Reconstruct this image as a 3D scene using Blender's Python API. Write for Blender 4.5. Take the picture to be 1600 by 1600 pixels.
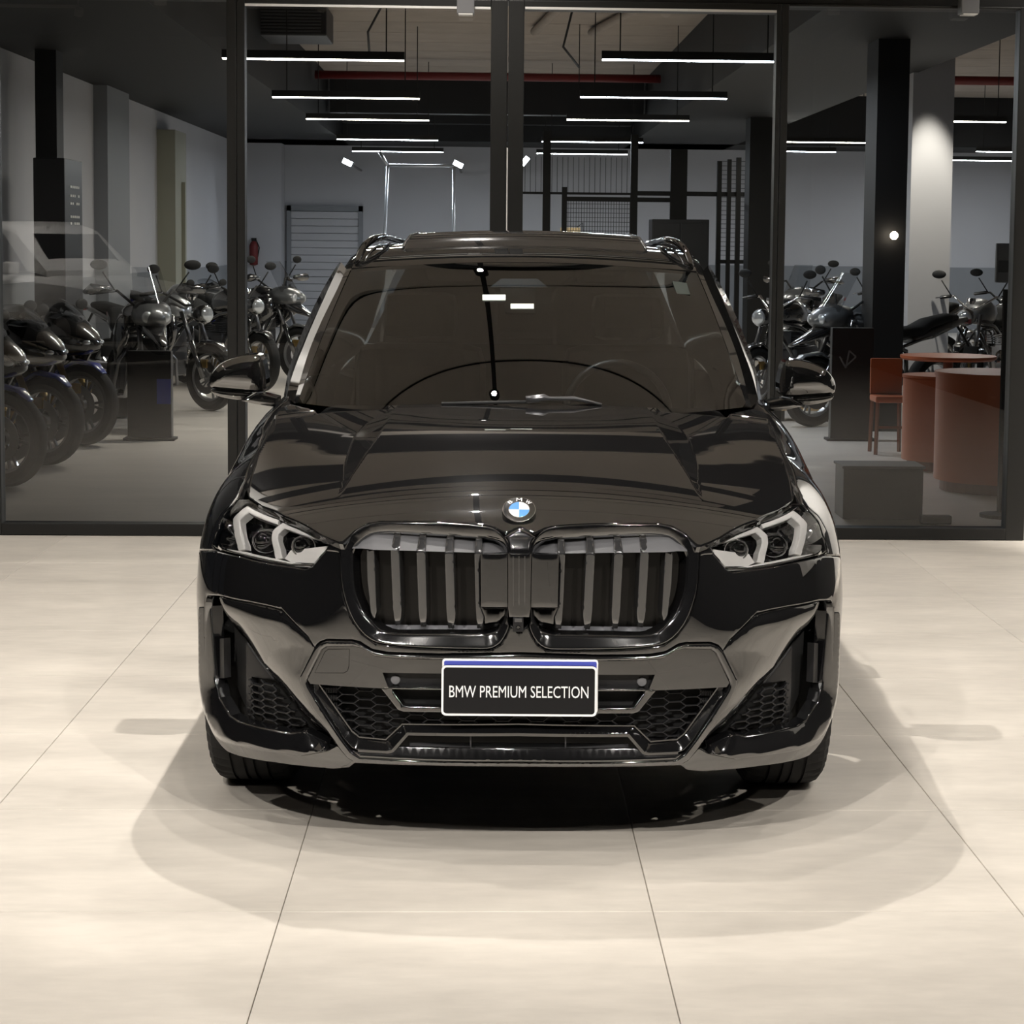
import bpy, bmesh, math, random
import numpy as np
from mathutils import Vector, Matrix
from mathutils.geometry import delaunay_2d_cdt
random.seed(7)
for o in list(bpy.data.objects): bpy.data.objects.remove(o)
SC = bpy.context.scene
COL = SC.collection
PI = math.pi
# ------------------------------------------------------------------ camera
FPX, CX, CY, VX, VY, ROLL, CAMH = 3100.0, 860.0, 635.0, 762.0, 380.0, 0.0075, 1.59
_d = np.array([(VX-CX)/FPX, (VY-CY)/FPX, 1.0]); _Yc = _d/np.linalg.norm(_d)
_Xc = np.array([1.0, ROLL, -(_d[0]+ROLL*_d[1])]); _Xc /= np.linalg.norm(_Xc)
_Zc = np.cross(_Xc, _Yc)
RW = np.array([_Xc, _Yc, _Zc])                      # camera(right,down,fwd) -> world
CAM = np.array([0, 0, CAMH])
cam = bpy.data.cameras.new('camera'); camo = bpy.data.objects.new('camera', cam); COL.objects.link(camo)
R_, D_, F_ = RW[:, 0], RW[:, 1], RW[:, 2]
camo.matrix_world = Matrix(((R_[0], -D_[0], -F_[0], 0), (R_[1], -D_[1], -F_[1], 0), (R_[2], -D_[2], -F_[2], CAMH), (0, 0, 0, 1)))
cam.sensor_width = 36; cam.lens = FPX/1600*36
cam.shift_x = (800-CX)/1600; cam.shift_y = -(800-CY)/1600
cam.clip_start = 0.05; cam.clip_end = 200
SC.camera = camo
# ------------------------------------------------------------------ colour management, world
vs = SC.view_settings
SC.display_settings.display_device = 'sRGB'
vs.view_transform = 'Standard'; vs.look = 'None'; vs.gamma = 1; vs.use_curve_mapping = False
vs.exposure = 0.0
W_ = bpy.data.worlds.new('night'); SC.world = W_; W_.use_nodes = True
W_.node_tree.nodes['Background'].inputs[0].default_value = (0.012, 0.013, 0.016, 1)
W_.node_tree.nodes['Background'].inputs[1].default_value = 1.0
SC.cycles.use_denoising = True
SC.cycles.max_bounces = 10; SC.cycles.transparent_max_bounces = 16
SC.cycles.glossy_bounces = 5; SC.cycles.diffuse_bounces = 4
SC.cycles.sample_clamp_indirect = 4.0
SC.cycles.caustics_reflective = False; SC.cycles.caustics_refractive = False
# ------------------------------------------------------------------ showroom lamps (spots on the track above the car, added fill spots at front, sides and pickup)
WARM = (1.0, 0.95, 0.89)
def spot(name, loc, aim, power, size=2.2, blend=0.5, rad=0.025, col=WARM):
    l = bpy.data.lights.new(name, 'SPOT'); l.energy = power; l.spot_size = size; l.spot_blend = blend
    l.shadow_soft_size = rad; l.color = col
    o = bpy.data.objects.new(name, l); COL.objects.link(o); o.location = loc
    o.rotation_euler = (Vector(aim)-Vector(loc)).to_track_quat('-Z', 'Y').to_euler()
    return o
TRACK_Z = 4.0
# three ceiling tracks of can lamps: over the car, left and right of it
TRACKS = [(-.20, [(.4, 70), (1.9, 80), (3.3, 110), (4.7, 110), (5.7, 120), (7.1, 400), (9.25, 190)]),
          (-3.4, [(.5, 150), (3.5, 150), (6.5, 140), (9.3, 160)]), (3.6, [(.5, 150), (3.5, 150), (6.5, 140), (9.3, 160)])]
for (tx, L) in TRACKS:
    for (ty, pw) in L: spot('track_light', (tx, ty, TRACK_Z), (tx, ty, 0), pw)
FRONT_FILL = [((-1.7, .9, 3.95), (-.5, 5.1, .95), 620), ((1.8, .9, 3.95), (.6, 5.1, .95), 620)]  # unseen spots added to brighten the headlights and nose
for (p, q, pw) in FRONT_FILL: spot('front_fill', p, q, pw, size=.56, blend=.4)
FILL_L = [((-3.3, 9.5, 4.55), (-3.3, 10.7, 3.6), 380), ((-4.9, 9.5, 4.55), (-4.9, 10.7, 3.6), 380)]  # added, unseen: brighten the white panel mirrored in the left pillar
FILL_R = [((4.0, 7.9, 4.4), (5.1, 8.4, 2.3), 800), ((4.1, 9.3, 4.4), (4.2, 10.7, 1.7), 1500)]  # added, unseen: brighten the white panels mirrored in the right fender
FILL_T = [((-5.2, -4.2, 4.4), (-6.2, -6.2, 1.0), 700), ((-7.4, -4.2, 4.4), (-7.2, -6.6, 1.0), 700)]  # added to brighten the pickup for its reflection in the pane
for (p, q, pw) in FILL_L+FILL_R+FILL_T: spot('fill_washer', p, q, pw, size=.85 if p[0] > 0 else 1.5, blend=.6)
# ------------------------------------------------------------------ helpers
def link(o, parent=None):
    COL.objects.link(o)
    if parent is not None: o.parent = parent
    return o
def mesh_obj(name, verts, faces, mat=None, parent=None, smooth=False, kind=None):
    me = bpy.data.meshes.new(name); me.from_pydata([tuple(map(float, v)) for v in verts], [], [tuple(map(int, f)) for f in faces])
    if mat is not None: me.materials.append(mat)
    if smooth: me.polygons.foreach_set('use_smooth', [True]*len(me.polygons))
    me.update()
    o = bpy.data.objects.new(name, me); link(o, parent)
    if kind: o['kind'] = kind
    return o
def empty(name, loc=(0, 0, 0), rz=0.0, parent=None):
    o = bpy.data.objects.new(name, None); o.empty_display_size = 0.1
    link(o, parent); o.location = loc; o.rotation_euler = (0, 0, rz)
    return o
def tag(o, label=None, cat=None, group=None, kind=None):
    if label: o['label'] = label
    if cat: o['category'] = cat
    if group: o['group'] = group
    if kind: o['kind'] = kind
    return o
class MB:
    """collects shapes and links them as ONE mesh object"""
    def __init__(s): s.v = []; s.f = []
    def add(s, vs_, fs_):
        b = len(s.v); s.v += [tuple(v) for v in vs_]; s.f += [tuple(i+b for i in f) for f in fs_]; return s
    def box(s, lo, hi, bev=0.0, M=None):
        if bev <= 0:
            (a, b, c), (d, e, f) = lo, hi
            vs_ = [(a, b, c), (d, b, c), (d, e, c), (a, e, c), (a, b, f), (d, b, f), (d, e, f), (a, e, f)]
            fs_ = [(3, 2, 1, 0), (4, 5, 6, 7), (0, 1, 5, 4), (1, 2, 6, 5), (2, 3, 7, 6), (3, 0, 4, 7)]
        else:
            bm = bmesh.new(); bmesh.ops.create_cube(bm, size=1)
            for v in bm.verts:
                v.co = Vector([lo[i]+(v.co[i]+.5)*(hi[i]-lo[i]) for i in range(3)])
            bmesh.ops.bevel(bm, geom=list(bm.edges), offset=bev, segments=2, affect='EDGES', profile=.6)
            bm.verts.index_update()
            vs_ = [tuple(v.co) for v in bm.verts]; fs_ = [tuple(v.index for v in f.verts) for f in bm.faces]; bm.free()
        if M is not None: vs_ = [tuple(M @ Vector(v)) for v in vs_]
        return s.add(vs_, fs_)
    def tube(s, pts, r, n=8, closed=False, caps=True):
        pts = [Vector(p) for p in pts]; N = len(pts)
        rs = r if isinstance(r, (list, tuple)) else [r]*N
        vs_ = []; up = None
        for i, p in enumerate(pts):
            if closed: t = pts[(i+1) % N]-pts[i-1]
            else: t = pts[min(i+1, N-1)]-pts[max(i-1, 0)]
            t.normalize()
            if up is None:
                up = Vector((0, 0, 1)) if abs(t.z) < .9 else Vector((1, 0, 0))
            a = t.cross(up)
            if a.length < 1e-6: a = t.cross(Vector((0, 1, 0)))
            a.normalize(); b = a.cross(t).normalized(); up = b
            for k in range(n):
                an = 2*PI*k/n
                vs_.append(p+a*(rs[i]*math.cos(an))+b*(rs[i]*math.sin(an)))
        fs_ = []
        for i in range(N if closed else N-1):
            j = (i+1) % N
            for k in range(n):
                l = (k+1) % n
                fs_.append((i*n+k, i*n+l, j*n+l, j*n+k))
        if caps and not closed:
            fs_.append(tuple(reversed(range(n)))); fs_.append(tuple(range((N-1)*n, N*n)))
        return s.add(vs_, fs_)
    def bar(s, p, q, w, d=None, up=(0, 0, 1)):
        p = Vector(p); q = Vector(q); t = (q-p).normalized(); d = w if d is None else d
        u = Vector(up); a = t.cross(u)
        if a.length < 1e-5: a = t.cross(Vector((1, 0, 0)))
        a.normalize(); b = a.cross(t).normalized()
        vs_ = []
        for c in (p, q):
            for (i, j) in ((-1, -1), (1, -1), (1, 1), (-1, 1)): vs_.append(c+a*(i*w/2)+b*(j*d/2))
        return s.add(vs_, [(0, 1, 2, 3), (7, 6, 5, 4), (0, 4, 5, 1), (1, 5, 6, 2), (2, 6, 7, 3), (3, 7, 4, 0)])
    def lathe(s, prof, n=32, axis='Z', M=None, closed=False):
        """prof: list of (radius, height)"""
        vs_ = []; P = len(prof)
        for k in range(n):
            c, q = math.cos(2*PI*k/n), math.sin(2*PI*k/n)
            for (r, h) in prof:
                v = {'Z': (r*c, r*q, h), 'X': (h, r*c, r*q), 'Y': (r*q, h, r*c)}[axis]
                vs_.append(tuple(M @ Vector(v)) if M is not None else v)
        fs_ = []
        for k in range(n):
            l = (k+1) % n
            for i in range(P if closed else P-1):
                j = (i+1) % P
                fs_.append((k*P+i, l*P+i, l*P+j, k*P+j))
        if not closed:
            if prof[0][0] > 1e-6: fs_.append(tuple(k*P for k in reversed(range(n))))
            if prof[-1][0] > 1e-6: fs_.append(tuple(k*P+P-1 for k in range(n)))
        return s.add(vs_, fs_)
    def sphere(s, c, r, nu=14, nv=9, sc=(1, 1, 1), M=None):
        prof = [(r*math.sin(PI*i/nv), -r*math.cos(PI*i/nv)) for i in range(nv+1)]
        T = Matrix.Translation(c) @ (M if M is not None else Matrix.Identity(4)) @ Matrix.Diagonal((*sc, 1))
        prof[0] = (1e-5, -r); prof[-1] = (1e-5, r)
        return s.lathe(prof, nu, 'Z', T)
    def prism(s, poly, d, M=None):
        """poly: 2D outline (x,y); extruded along z from 0 to d"""
        n = len(poly); vs_ = [(x, y, 0) for x, y in poly]+[(x, y, d) for x, y in poly]
        if M is not None: vs_ = [tuple(M @ Vector(v)) for v in vs_]
        fs_ = [tuple(reversed(range(n))), tuple(range(n, 2*n))]+[(i, (i+1) % n, (i+1) % n+n, i+n) for i in range(n)]
        return s.add(vs_, fs_)
    def build(s, name, mat, parent=None, smooth=False, kind=None, auto=None):
        o = mesh_obj(name, s.v, s.f, mat, parent, smooth, kind)
        bm = bmesh.new(); bm.from_mesh(o.data); bmesh.ops.recalc_face_normals(bm, faces=bm.faces)
        if auto is not None:
            for e in bm.edges:
                e.smooth = not (len(e.link_faces) == 2 and e.calc_face_angle(0) > auto)
            for f in bm.faces: f.smooth = True
        bm.to_mesh(o.data); bm.free()
        return o
# ------------------------------------------------------------------ materials
MATS = {}
def mat(name, col=(.5, .5, .5), rough=.5, metal=0.0, coat=0.0, spec=.5, emit=None, es=1.0, noise=None, bump=0.0, bscale=200, trans=0.0, ior=1.45, coat_rough=.015, coat_ior=2.5):
    m = bpy.data.materials.new(name); m.use_nodes = True; nt = m.node_tree; b = nt.nodes['Principled BSDF']
    b.inputs['Base Color'].default_value = (*col, 1); b.inputs['Roughness'].default_value = rough
    b.inputs['Metallic'].default_value = metal; b.inputs['Coat Weight'].default_value = coat
    b.inputs['Coat Roughness'].default_value = coat_rough; b.inputs['Coat IOR'].default_value = coat_ior; b.inputs['Specular IOR Level'].default_value = spec
    b.inputs['IOR'].default_value = ior; b.inputs['Transmission Weight'].default_value = trans
    if emit is not None:
        b.inputs['Emission Color'].default_value = (*emit, 1); b.inputs['Emission Strength'].default_value = es
    if noise:
        sc, amt = noise
        tc = nt.nodes.new('ShaderNodeTexCoord'); nz = nt.nodes.new('ShaderNodeTexNoise'); nz.inputs['Scale'].default_value = sc
        nz.inputs['Detail'].default_value = 6
        mr = nt.nodes.new('ShaderNodeMapRange'); mr.inputs['To Min'].default_value = 1-amt; mr.inputs['To Max'].default_value = 1+amt
        mx = nt.nodes.new('ShaderNodeVectorMath'); mx.operation = 'SCALE'; mx.inputs[0].default_value = col
        nt.links.new(tc.outputs['Object'], nz.inputs['Vector']); nt.links.new(nz.outputs['Fac'], mr.inputs['Value'])
        nt.links.new(mr.outputs['Result'], mx.inputs['Scale']); nt.links.new(mx.outputs['Vector'], b.inputs['Base Color'])
    if bump:
        tc2 = nt.nodes.new('ShaderNodeTexCoord'); n2 = nt.nodes.new('ShaderNodeTexNoise'); n2.inputs['Scale'].default_value = bscale
        bp = nt.nodes.new('ShaderNodeBump'); bp.inputs['Strength'].default_value = bump; bp.inputs['Distance'].default_value = .002
        nt.links.new(tc2.outputs['Object'], n2.inputs['Vector']); nt.links.new(n2.outputs['Fac'], bp.inputs['Height'])
        nt.links.new(bp.outputs['Normal'], b.inputs['Normal'])
    MATS[name] = m
    return m
def thin_glass(name, tint=(.9, .95, .93), ior=1.5, gain=1.0, rough=0.0):
    """thin pane: Fresnel mirror over a tinted see-through sheet"""
    m = bpy.data.materials.new(name); m.use_nodes = True; nt = m.node_tree
    for n in list(nt.nodes):
        if n.type == 'BSDF_PRINCIPLED': nt.nodes.remove(n)
    out = nt.nodes['Material Output']
    tr = nt.nodes.new('ShaderNodeBsdfTransparent'); tr.inputs['Color'].default_value = (*tint, 1)
    gl = nt.nodes.new('ShaderNodeBsdfGlossy'); gl.inputs['Roughness'].default_value = rough
    fr = nt.nodes.new('ShaderNodeFresnel'); fr.inputs['IOR'].default_value = ior
    mt = nt.nodes.new('ShaderNodeMath'); mt.operation = 'MULTIPLY'; mt.inputs[1].default_value = gain; mt.use_clamp = True
    mx = nt.nodes.new('ShaderNodeMixShader')
    nt.links.new(fr.outputs[0], mt.inputs[0]); nt.links.new(mt.outputs[0], mx.inputs[0])
    nt.links.new(tr.outputs[0], mx.inputs[1]); nt.links.new(gl.outputs[0], mx.inputs[2]); nt.links.new(mx.outputs[0], out.inputs[0])
    MATS[name] = m
    return m
M_ = MATS
mat('paint', (.006, .006, .0064), .26, metal=.07, spec=0, coat=1.0)
mat('paint_gloss', (.004, .004, .004), .5, spec=0, coat=1.0)
mat('gloss_black', (.006, .006, .0065), .10, ior=1.75, coat=.6)
mat('satin_black', (.012, .012, .013), .42)
mat('matt_black', (.010, .010, .010), .75)
mat('dark_grey', (.045, .045, .047), .5)
mat('mid_grey', (.16, .16, .165), .5)
mat('rubber', (.014, .014, .014), .72, spec=.3)
mat('chrome', (.75, .75, .76), .08, metal=1)
mat('alloy', (.35, .35, .36), .3, metal=1)
mat('white_plastic', (.92, .90, .87), .35)
mat('white_paint', (.80, .79, .76), .35, coat=.6)
mat('lamp_lens', (.9, .9, .9), .05)
mat('steel', (.22, .22, .23), .35, metal=1)
mat('frame_black', (.010, .010, .0095), .45)
mat('frame_grey', (.013, .013, .012), .45)
mat('blue_badge', (.02, .22, .62), .25, coat=1)
mat('white_badge', (.85, .85, .85), .25, coat=1)
mat('plate_blue', (.07, .09, .45), .35)
mat('plate_white', (.86, .86, .86), .35)
mat('seat_cloth', (.012, .013, .014), .8)
thin_glass('pane_glass', (.74, .75, .73), 1.55, 1.9)
thin_glass('windscreen', (.34, .38, .40), 1.9, 1.35)
thin_glass('clear_lens', (.93, .93, .93), 1.5, 1.3)
thin_glass('clear_screen', (.72, .74, .76), 1.5, 1.5)
# ------------------------------------------------------------------ measuring helper: a point seen at (px,py) in the photograph at world depth Y
def ray(px, py):
    v = RW @ np.array([(px-CX)/FPX, (py-CY)/FPX, 1.0]); return v
def at(px, py, Y):
    v = ray(px, py); p = CAM+v*(Y/v[1]); return p
def xat(px, Y, py=500): return float(at(px, py, Y)[0])
def zat(py, Y, px=800): return float(at(px, py, Y)[2])
# ------------------------------------------------------------------ materials of the room
def floor_mat(name, col, rough, var):
    m = mat(name, col, rough, spec=.45); nt = m.node_tree; b = nt.nodes['Principled BSDF']
    tc = nt.nodes.new('ShaderNodeNewGeometry')
    mp = nt.nodes.new('ShaderNodeMapping'); mp.inputs['Scale'].default_value = (.9, 2.6, 1)
    n1 = nt.nodes.new('ShaderNodeTexNoise'); n1.inputs['Scale'].default_value = 1.6; n1.inputs['Detail'].default_value = 9; n1.inputs['Roughness'].default_value = .62
    n2 = nt.nodes.new('ShaderNodeTexNoise'); n2.inputs['Scale'].default_value = 11; n2.inputs['Detail'].default_value = 5
    oi = nt.nodes.new('ShaderNodeObjectInfo')
    a1 = nt.nodes.new('ShaderNodeMath'); a1.operation = 'MULTIPLY_ADD'; a1.inputs[1].default_value = .35
    a2 = nt.nodes.new('ShaderNodeMath'); a2.operation = 'MULTIPLY_ADD'; a2.inputs[1].default_value = .10
    cr = nt.nodes.new('ShaderNodeValToRGB')
    e = cr.color_ramp.elements; e[0].position = .40; e[1].position = .92
    e[0].color = (*[c*(1-var) for c in col], 1); e[1].color = (*[min(1, c*(1+var*.55)) for c in col], 1)
    L = nt.links.new
    L(tc.outputs['Position'], mp.inputs['Vector']); L(mp.outputs[0], n1.inputs['Vector']); L(mp.outputs[0], n2.inputs['Vector'])
    L(n2.outputs['Fac'], a1.inputs[0]); L(n1.outputs['Fac'], a1.inputs[2])
    L(oi.outputs['Random'], a2.inputs[0]); L(a1.outputs[0], a2.inputs[2]); L(a2.outputs[0], cr.inputs['Fac'])
    L(cr.outputs['Color'], b.inputs['Base Color'])
    rr = nt.nodes.new('ShaderNodeMapRange'); rr.inputs['To Min'].default_value = rough-.06; rr.inputs['To Max'].default_value = rough+.1
    L(n1.outputs['Fac'], rr.inputs['Value']); L(rr.outputs[0], b.inputs['Roughness'])
    return m
floor_mat('tile_beige', (.555, .512, .452), .42, .20)
mat('grout', (.40, .355, .30), .8)
floor_mat('garage_floor', (.66, .61, .55), .33, .12)
mat('wall_white', (.47, .47, .49), .7, noise=(1.5, .05))
mat('wall_grey', (.22, .23, .245), .6)
mat('wall_dark', (.018, .018, .018), .8)
mat('plaster_beige', (.62, .575, .52), .8, noise=(2, .06))
mat('slab', (.34, .29, .25), .85, noise=(3, .18))
mat('soffit_black', (.006, .006, .006), .6)
mat('pipe_red', (.15, .018, .018), .5)
mat('led', (1, 1, 1), emit=(.88, .94, 1.0), es=40)
mat('led_cool', (1, 1, 1), emit=(.80, .88, 1.0), es=36)
mat('led_warm', (1, 1, 1), emit=(1.0, .95, .85), es=34)
mat('lamp_glow', (1, 1, 1), emit=(1.0, .87, .72), es=400)
mat('orange', (.50, .13, .05), .4)
mat('orange_dark', (.20, .06, .03), .4)
mat('wood_box', (.48, .33, .16), .7)
# ------------------------------------------------------------------ showroom floor: tiles, each a piece of its own on the floor slab
GY = 10.70                                              # plane of the glass front
TX, TY, X0, Y0 = .886, .854, -.478, 4.624
fl = MB(); fl.box((-12, -10, -.12), (5.2, GY+.08, -.012)); floor_o = fl.build('floor', M_['grout']); floor_o['kind'] = 'structure'
tile_me = None
for i in range(-13, 7):
    for j in range(-16, 8):
        x0 = X0+i*TX; y0 = Y0+j*TY
        x1, y1 = x0+TX-.0018, y0+TY-.0018
        if y0 > GY: continue
        y1 = min(y1, GY+.02)
        near = (-4 <= i <= 4 and j >= -2)
        if not near: continue
        m = MB(); b = .0015
        m.v = [(x0, y0, -.012), (x1, y0, -.012), (x1, y1, -.012), (x0, y1, -.012), (x0, y0, -b), (x1, y0, -b), (x1, y1, -b), (x0, y1, -b),
               (x0+b, y0+b, 0), (x1-b, y0+b, 0), (x1-b, y1-b, 0), (x0+b, y1-b, 0)]
        m.f = [(0, 1, 5, 4), (1, 2, 6, 5), (2, 3, 7, 6), (3, 0, 4, 7), (4, 5, 9, 8), (5, 6, 10, 9), (6, 7, 11, 10), (7, 4, 8, 11), (8, 9, 10, 11)]
        o = m.build('tile', M_['tile_beige'], floor_o)
# far tiles outside the picture, joined
m = MB()
for i in range(-13, 7):
    for j in range(-16, 8):
        if -4 <= i <= 4 and j >= -2: continue
        x0 = X0+i*TX; y0 = Y0+j*TY
        if y0 > GY: continue
        m.box((x0, y0, -.012), (x0+TX-.003, min(y0+TY-.003, GY+.02), 0))
o = m.build('outer_tiles', M_['tile_beige'], floor_o, kind='stuff')
# ------------------------------------------------------------------ showroom shell (behind and beside the camera)
def struct(name, mb, m, **k):
    o = mb.build(name, m, **k); o['kind'] = 'structure'; return o
CZ = 4.75
# ceiling: black in front, plaster bays between dark beams above the car
m = MB(); m.box((-12, -10, CZ), (5.2, GY+.25, CZ+.1)); ceil = struct('ceiling', m, M_['soffit_black'])
for (y0, y1, zz) in ((4.3, 7.80, CZ-.02), (7.84, 9.42, CZ-.02), (9.46, 9.90, CZ-.02), (10.04, 10.6, CZ-.02)):
    m = MB(); m.box((-6.5, y0, zz-.03), (6.5, y1, zz)); m.build('plaster_bay', M_['plaster_beige'], ceil)
m = MB(); m.box((-12.1, -10, 0), (-12, GY, CZ)); struct('wall_left', m, M_['wall_dark'])
m = MB(); m.box((5.1, -10, 0), (5.2, GY-.06, CZ)); wr = struct('wall_right', m, M_['wall_dark'])
m = MB(); m.box((5.07, 6.2, 1.3), (5.1, GY-.3, 3.1)); m.build('reflection_panel', M_['white_paint'], wr)  # unseen panel added to mirror bright in the right fender
m = MB(); m.box((-12, -10.1, 0), (5.2, -10, CZ)); struct('wall_back', m, M_['wall_dark'])
# wall above the glass doors
HZ = 2.875
m = MB(); m.box((-12, GY-.02, HZ), (5.2, GY+.22, CZ)); hdr = struct('wall_front', m, M_['frame_black'])
for (z0, z1) in ((2.945, 3.03), (3.38, 4.04), (4.40, 4.68)):
    m = MB(); m.box((-6.5, GY-.05, z0), (2.3, GY-.02, z1)); m.build('plaster_band', M_['plaster_beige'], hdr)
m = MB(); m.box((-6.5, GY-.07, 2.945), (-2.2, GY-.04, 4.7)); m.build('reflection_panel', M_['white_paint'], hdr)  # unseen panel added to mirror bright in the left windscreen pillar
def can_lamp(parent, p, stem=None, m_can='matt_black'):
    m = MB(); T = Matrix.Translation(p); m.lathe([(.058, .012), (.064, .012), (.064, .12), (.03, .128), (.0, .128)], 16, 'Z', T)
    if stem: m.tube([(p[0], p[1], p[2]+.12), (p[0], p[1], stem)], .008, 6)
    c = m.build('lamp_can', M_[m_can], parent)
    m = MB(); m.lathe([(.0, .0125), (.057, .0125)], 16, 'Z', T); m.build('bulb', M_['lamp_glow'], c)
def rail(tx, ys, z, lab, lamps, m='matt_black'):
    m_ = MB(); m_.box((tx-.025, ys[0]-.3, z+.13), (tx+.025, ys[1]+.3, z+.165))
    for yy in np.linspace(ys[0], ys[1], 4): m_.tube([(tx, yy+.55 if yy < ys[1] else yy-.1, z+.16), (tx, yy+.55 if yy < ys[1] else yy-.1, CZ)], .006, 6)
    t = m_.build('lighting_track', M_[m], None); tag(t, lab, 'track')
    for p in lamps: can_lamp(t, p, None, m)
for (tx, L), lab in zip(TRACKS, ('black ceiling track with seven can lamps running above the car', 'beige ceiling track with four can lamps left of the car', 'beige ceiling track with four can lamps right of the car')):
    rail(tx, (L[0][0], L[-1][0]), TRACK_Z, lab, [(tx, ty, TRACK_Z) for ty, _ in L], 'matt_black' if abs(tx) < 1 else 'plaster_beige')
for (L, lab) in ((FRONT_FILL, 'added beige ceiling bar with two spotlights brightening the car nose'), (FILL_L, 'added beige lamp bar brightening the white panel above the left panes'), (FILL_R, 'added beige lamp bar brightening the white panels at right'), (FILL_T, 'added beige lamp bar with two spotlights brightening the white pickup')):
    (p0, _, _), (p1, _, _) = L; m_ = MB(); m_.bar((p0[0], p0[1], p0[2]+.12), (p1[0], p1[1], p1[2]+.12), .04)
    for q in (p0, p1): m_.tube([(q[0], q[1], q[2]+.12), (q[0], q[1], CZ)], .008, 6)
    t = m_.build('fill_lamp_bar', M_['plaster_beige'], None); tag(t, lab, 'lamp bar')
    for (q, aim, _) in L:
        R3 = (Vector(aim)-Vector(q)).to_track_quat('-Z', 'Y').to_matrix().to_4x4(); T = Matrix.Translation(q) @ R3
        m_ = MB(); m_.lathe([(.05, .012), (.055, .012), (.055, .11), (.0, .115)], 16, 'Z', T); c = m_.build('lamp_can', M_['plaster_beige'], t); m_ = MB(); m_.lathe([(.0, .0125), (.048, .0125)], 16, 'Z', T); m_.build('bulb', M_['lamp_glow'], c)
# ------------------------------------------------------------------ glass front
ZB = zat(817, GY, 300)                                   # top of the bottom rail
def frame_piece(parent, name, x0, x1, z0, z1, y0=GY-.05, y1=GY+.05, m='frame_grey'):
    b = MB(); b.box((x0, y0, z0), (x1, y1, z1), .004); return b.build(name, M_[m], parent)
def pane(parent, x0, x1, z0, z1, y=GY):
    b = MB(); b.box((x0, y-.004, z0), (x1, y+.004, z1)); 
    o = mesh_obj('pane', [(x0, y, z0), (x1, y, z0), (x1, y, z1), (x0, y, z1)], [(0, 1, 2, 3)], M_['pane_glass'], parent); return o
xs = dict(L0=xat(-16, GY), L1=xat(2, GY), ML0=xat(357, GY), ML1=xat(372, GY), MLd=xat(385, GY), C0=xat(764, GY), C1=xat(789.4, GY), C2=xat(791, GY), C3=xat(815, GY),
          R0=xat(1203, GY), R1=xat(1210, GY), R2=xat(1222, GY), E0=xat(1577, GY), E1=xat(1606, GY))
ZT = zat(12, GY)
def bay(name, label, stiles, top, zb=ZB):
    """stiles: (x0,x1) of the left and right stile; top: underside of the top rail"""
    e = empty(name, (0, 0, 0)); e['kind'] = 'structure'
    (a, b), (c, d) = stiles
    frame_piece(e, 'stile', a, b, 0.002, HZ); frame_piece(e, 'stile', c, d, 0.002, HZ)
    frame_piece(e, 'bottom_rail', b, c, 0.004, zb, m='frame_black'); frame_piece(e, 'top_rail', b, c, top, HZ)
    pane(e, b, c, zb, top)
    return e
w1 = bay('window_1', '', ((xs['L0'], xs['L1']), (xs['ML0'], xs['ML1'])), HZ-.01)
d1 = bay('door_1', '', ((xs['ML1']+.002, xs['MLd']), (xs['C0'], xs['C1'])), ZT)
d2 = bay('door_2', '', ((xs['C2'], xs['C3']), (xs['R0'], xs['R1'])), zat(16, GY))
w2 = bay('window_2', '', ((xs['R1']+.002, xs['R2']), (xs['E0'], xs['E1'])), HZ-.012)
# slim edge strips, painted white for the line of light under the door head
for (e, a, b, py) in ((d1, 386, 763, 12), (d2, 816, 1202, 17)):
    z = zat(py, GY, (a+b)/2); bb = MB(); bb.box((xat(a, GY), GY-.062, z-.006), (xat(b, GY), GY-.05, z+.006)); bb.build('edge_highlight', M_['white_plastic'], e)
# thin pull bar on the right leaf
bb = MB(); z0, z1 = zat(362, GY), zat(232, GY); bb.tube([(xat(790.3, GY), GY-.062, .62), (xat(790.3, GY), GY-.062, z1)], .0035, 8); bb.build('pull_handle', M_['white_plastic'], d2)
# wider fixed side panels of the front outside the picture
m = MB(); m.box((xs['E1']+.005, GY-.03, .004), (5.08, GY+.1, HZ)); m.build('reflection_panel', M_['white_paint'], hdr)  # unseen white wall put here to mirror bright in the right fender
for (nm, a, b) in (('window_3', -12, xs['L0']-.003),):
    e = empty(nm); e['kind'] = 'structure'
    k = 0; n = 4
    for q in range(n):
        x0 = a+(b-a)*q/n; x1 = a+(b-a)*(q+1)/n
        frame_piece(e, 'stile', x0, x0+.06, .002, HZ); frame_piece(e, 'bottom_rail', x0+.06, x1, .004, ZB, m='frame_black'); pane(e, x0+.06, x1, ZB, HZ)
# door sensors
for (px, x1, lab) in ((711, 738, 'pale grey sensor box under the door head left of the centre post'), (1486, 1514, 'pale grey sensor box at the top of the right pane')):
    e = empty('door_sensor', (xat((px+x1)/2, GY-.1), GY-.1, zat(12, GY-.1, px))); w = (x1-px)/2*(GY-.1)/FPX
    b = MB(); b.box((-w, -.05, -.035), (w, .045, .05), .006); b.build('housing', M_['mid_grey'], e)
    b = MB(); b.box((-w*.8, -.053, -.04), (w*.8, .03, -.035)); b.build('lens_strip', M_['white_plastic'], e)
    tag(e, lab, 'sensor')
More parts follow.
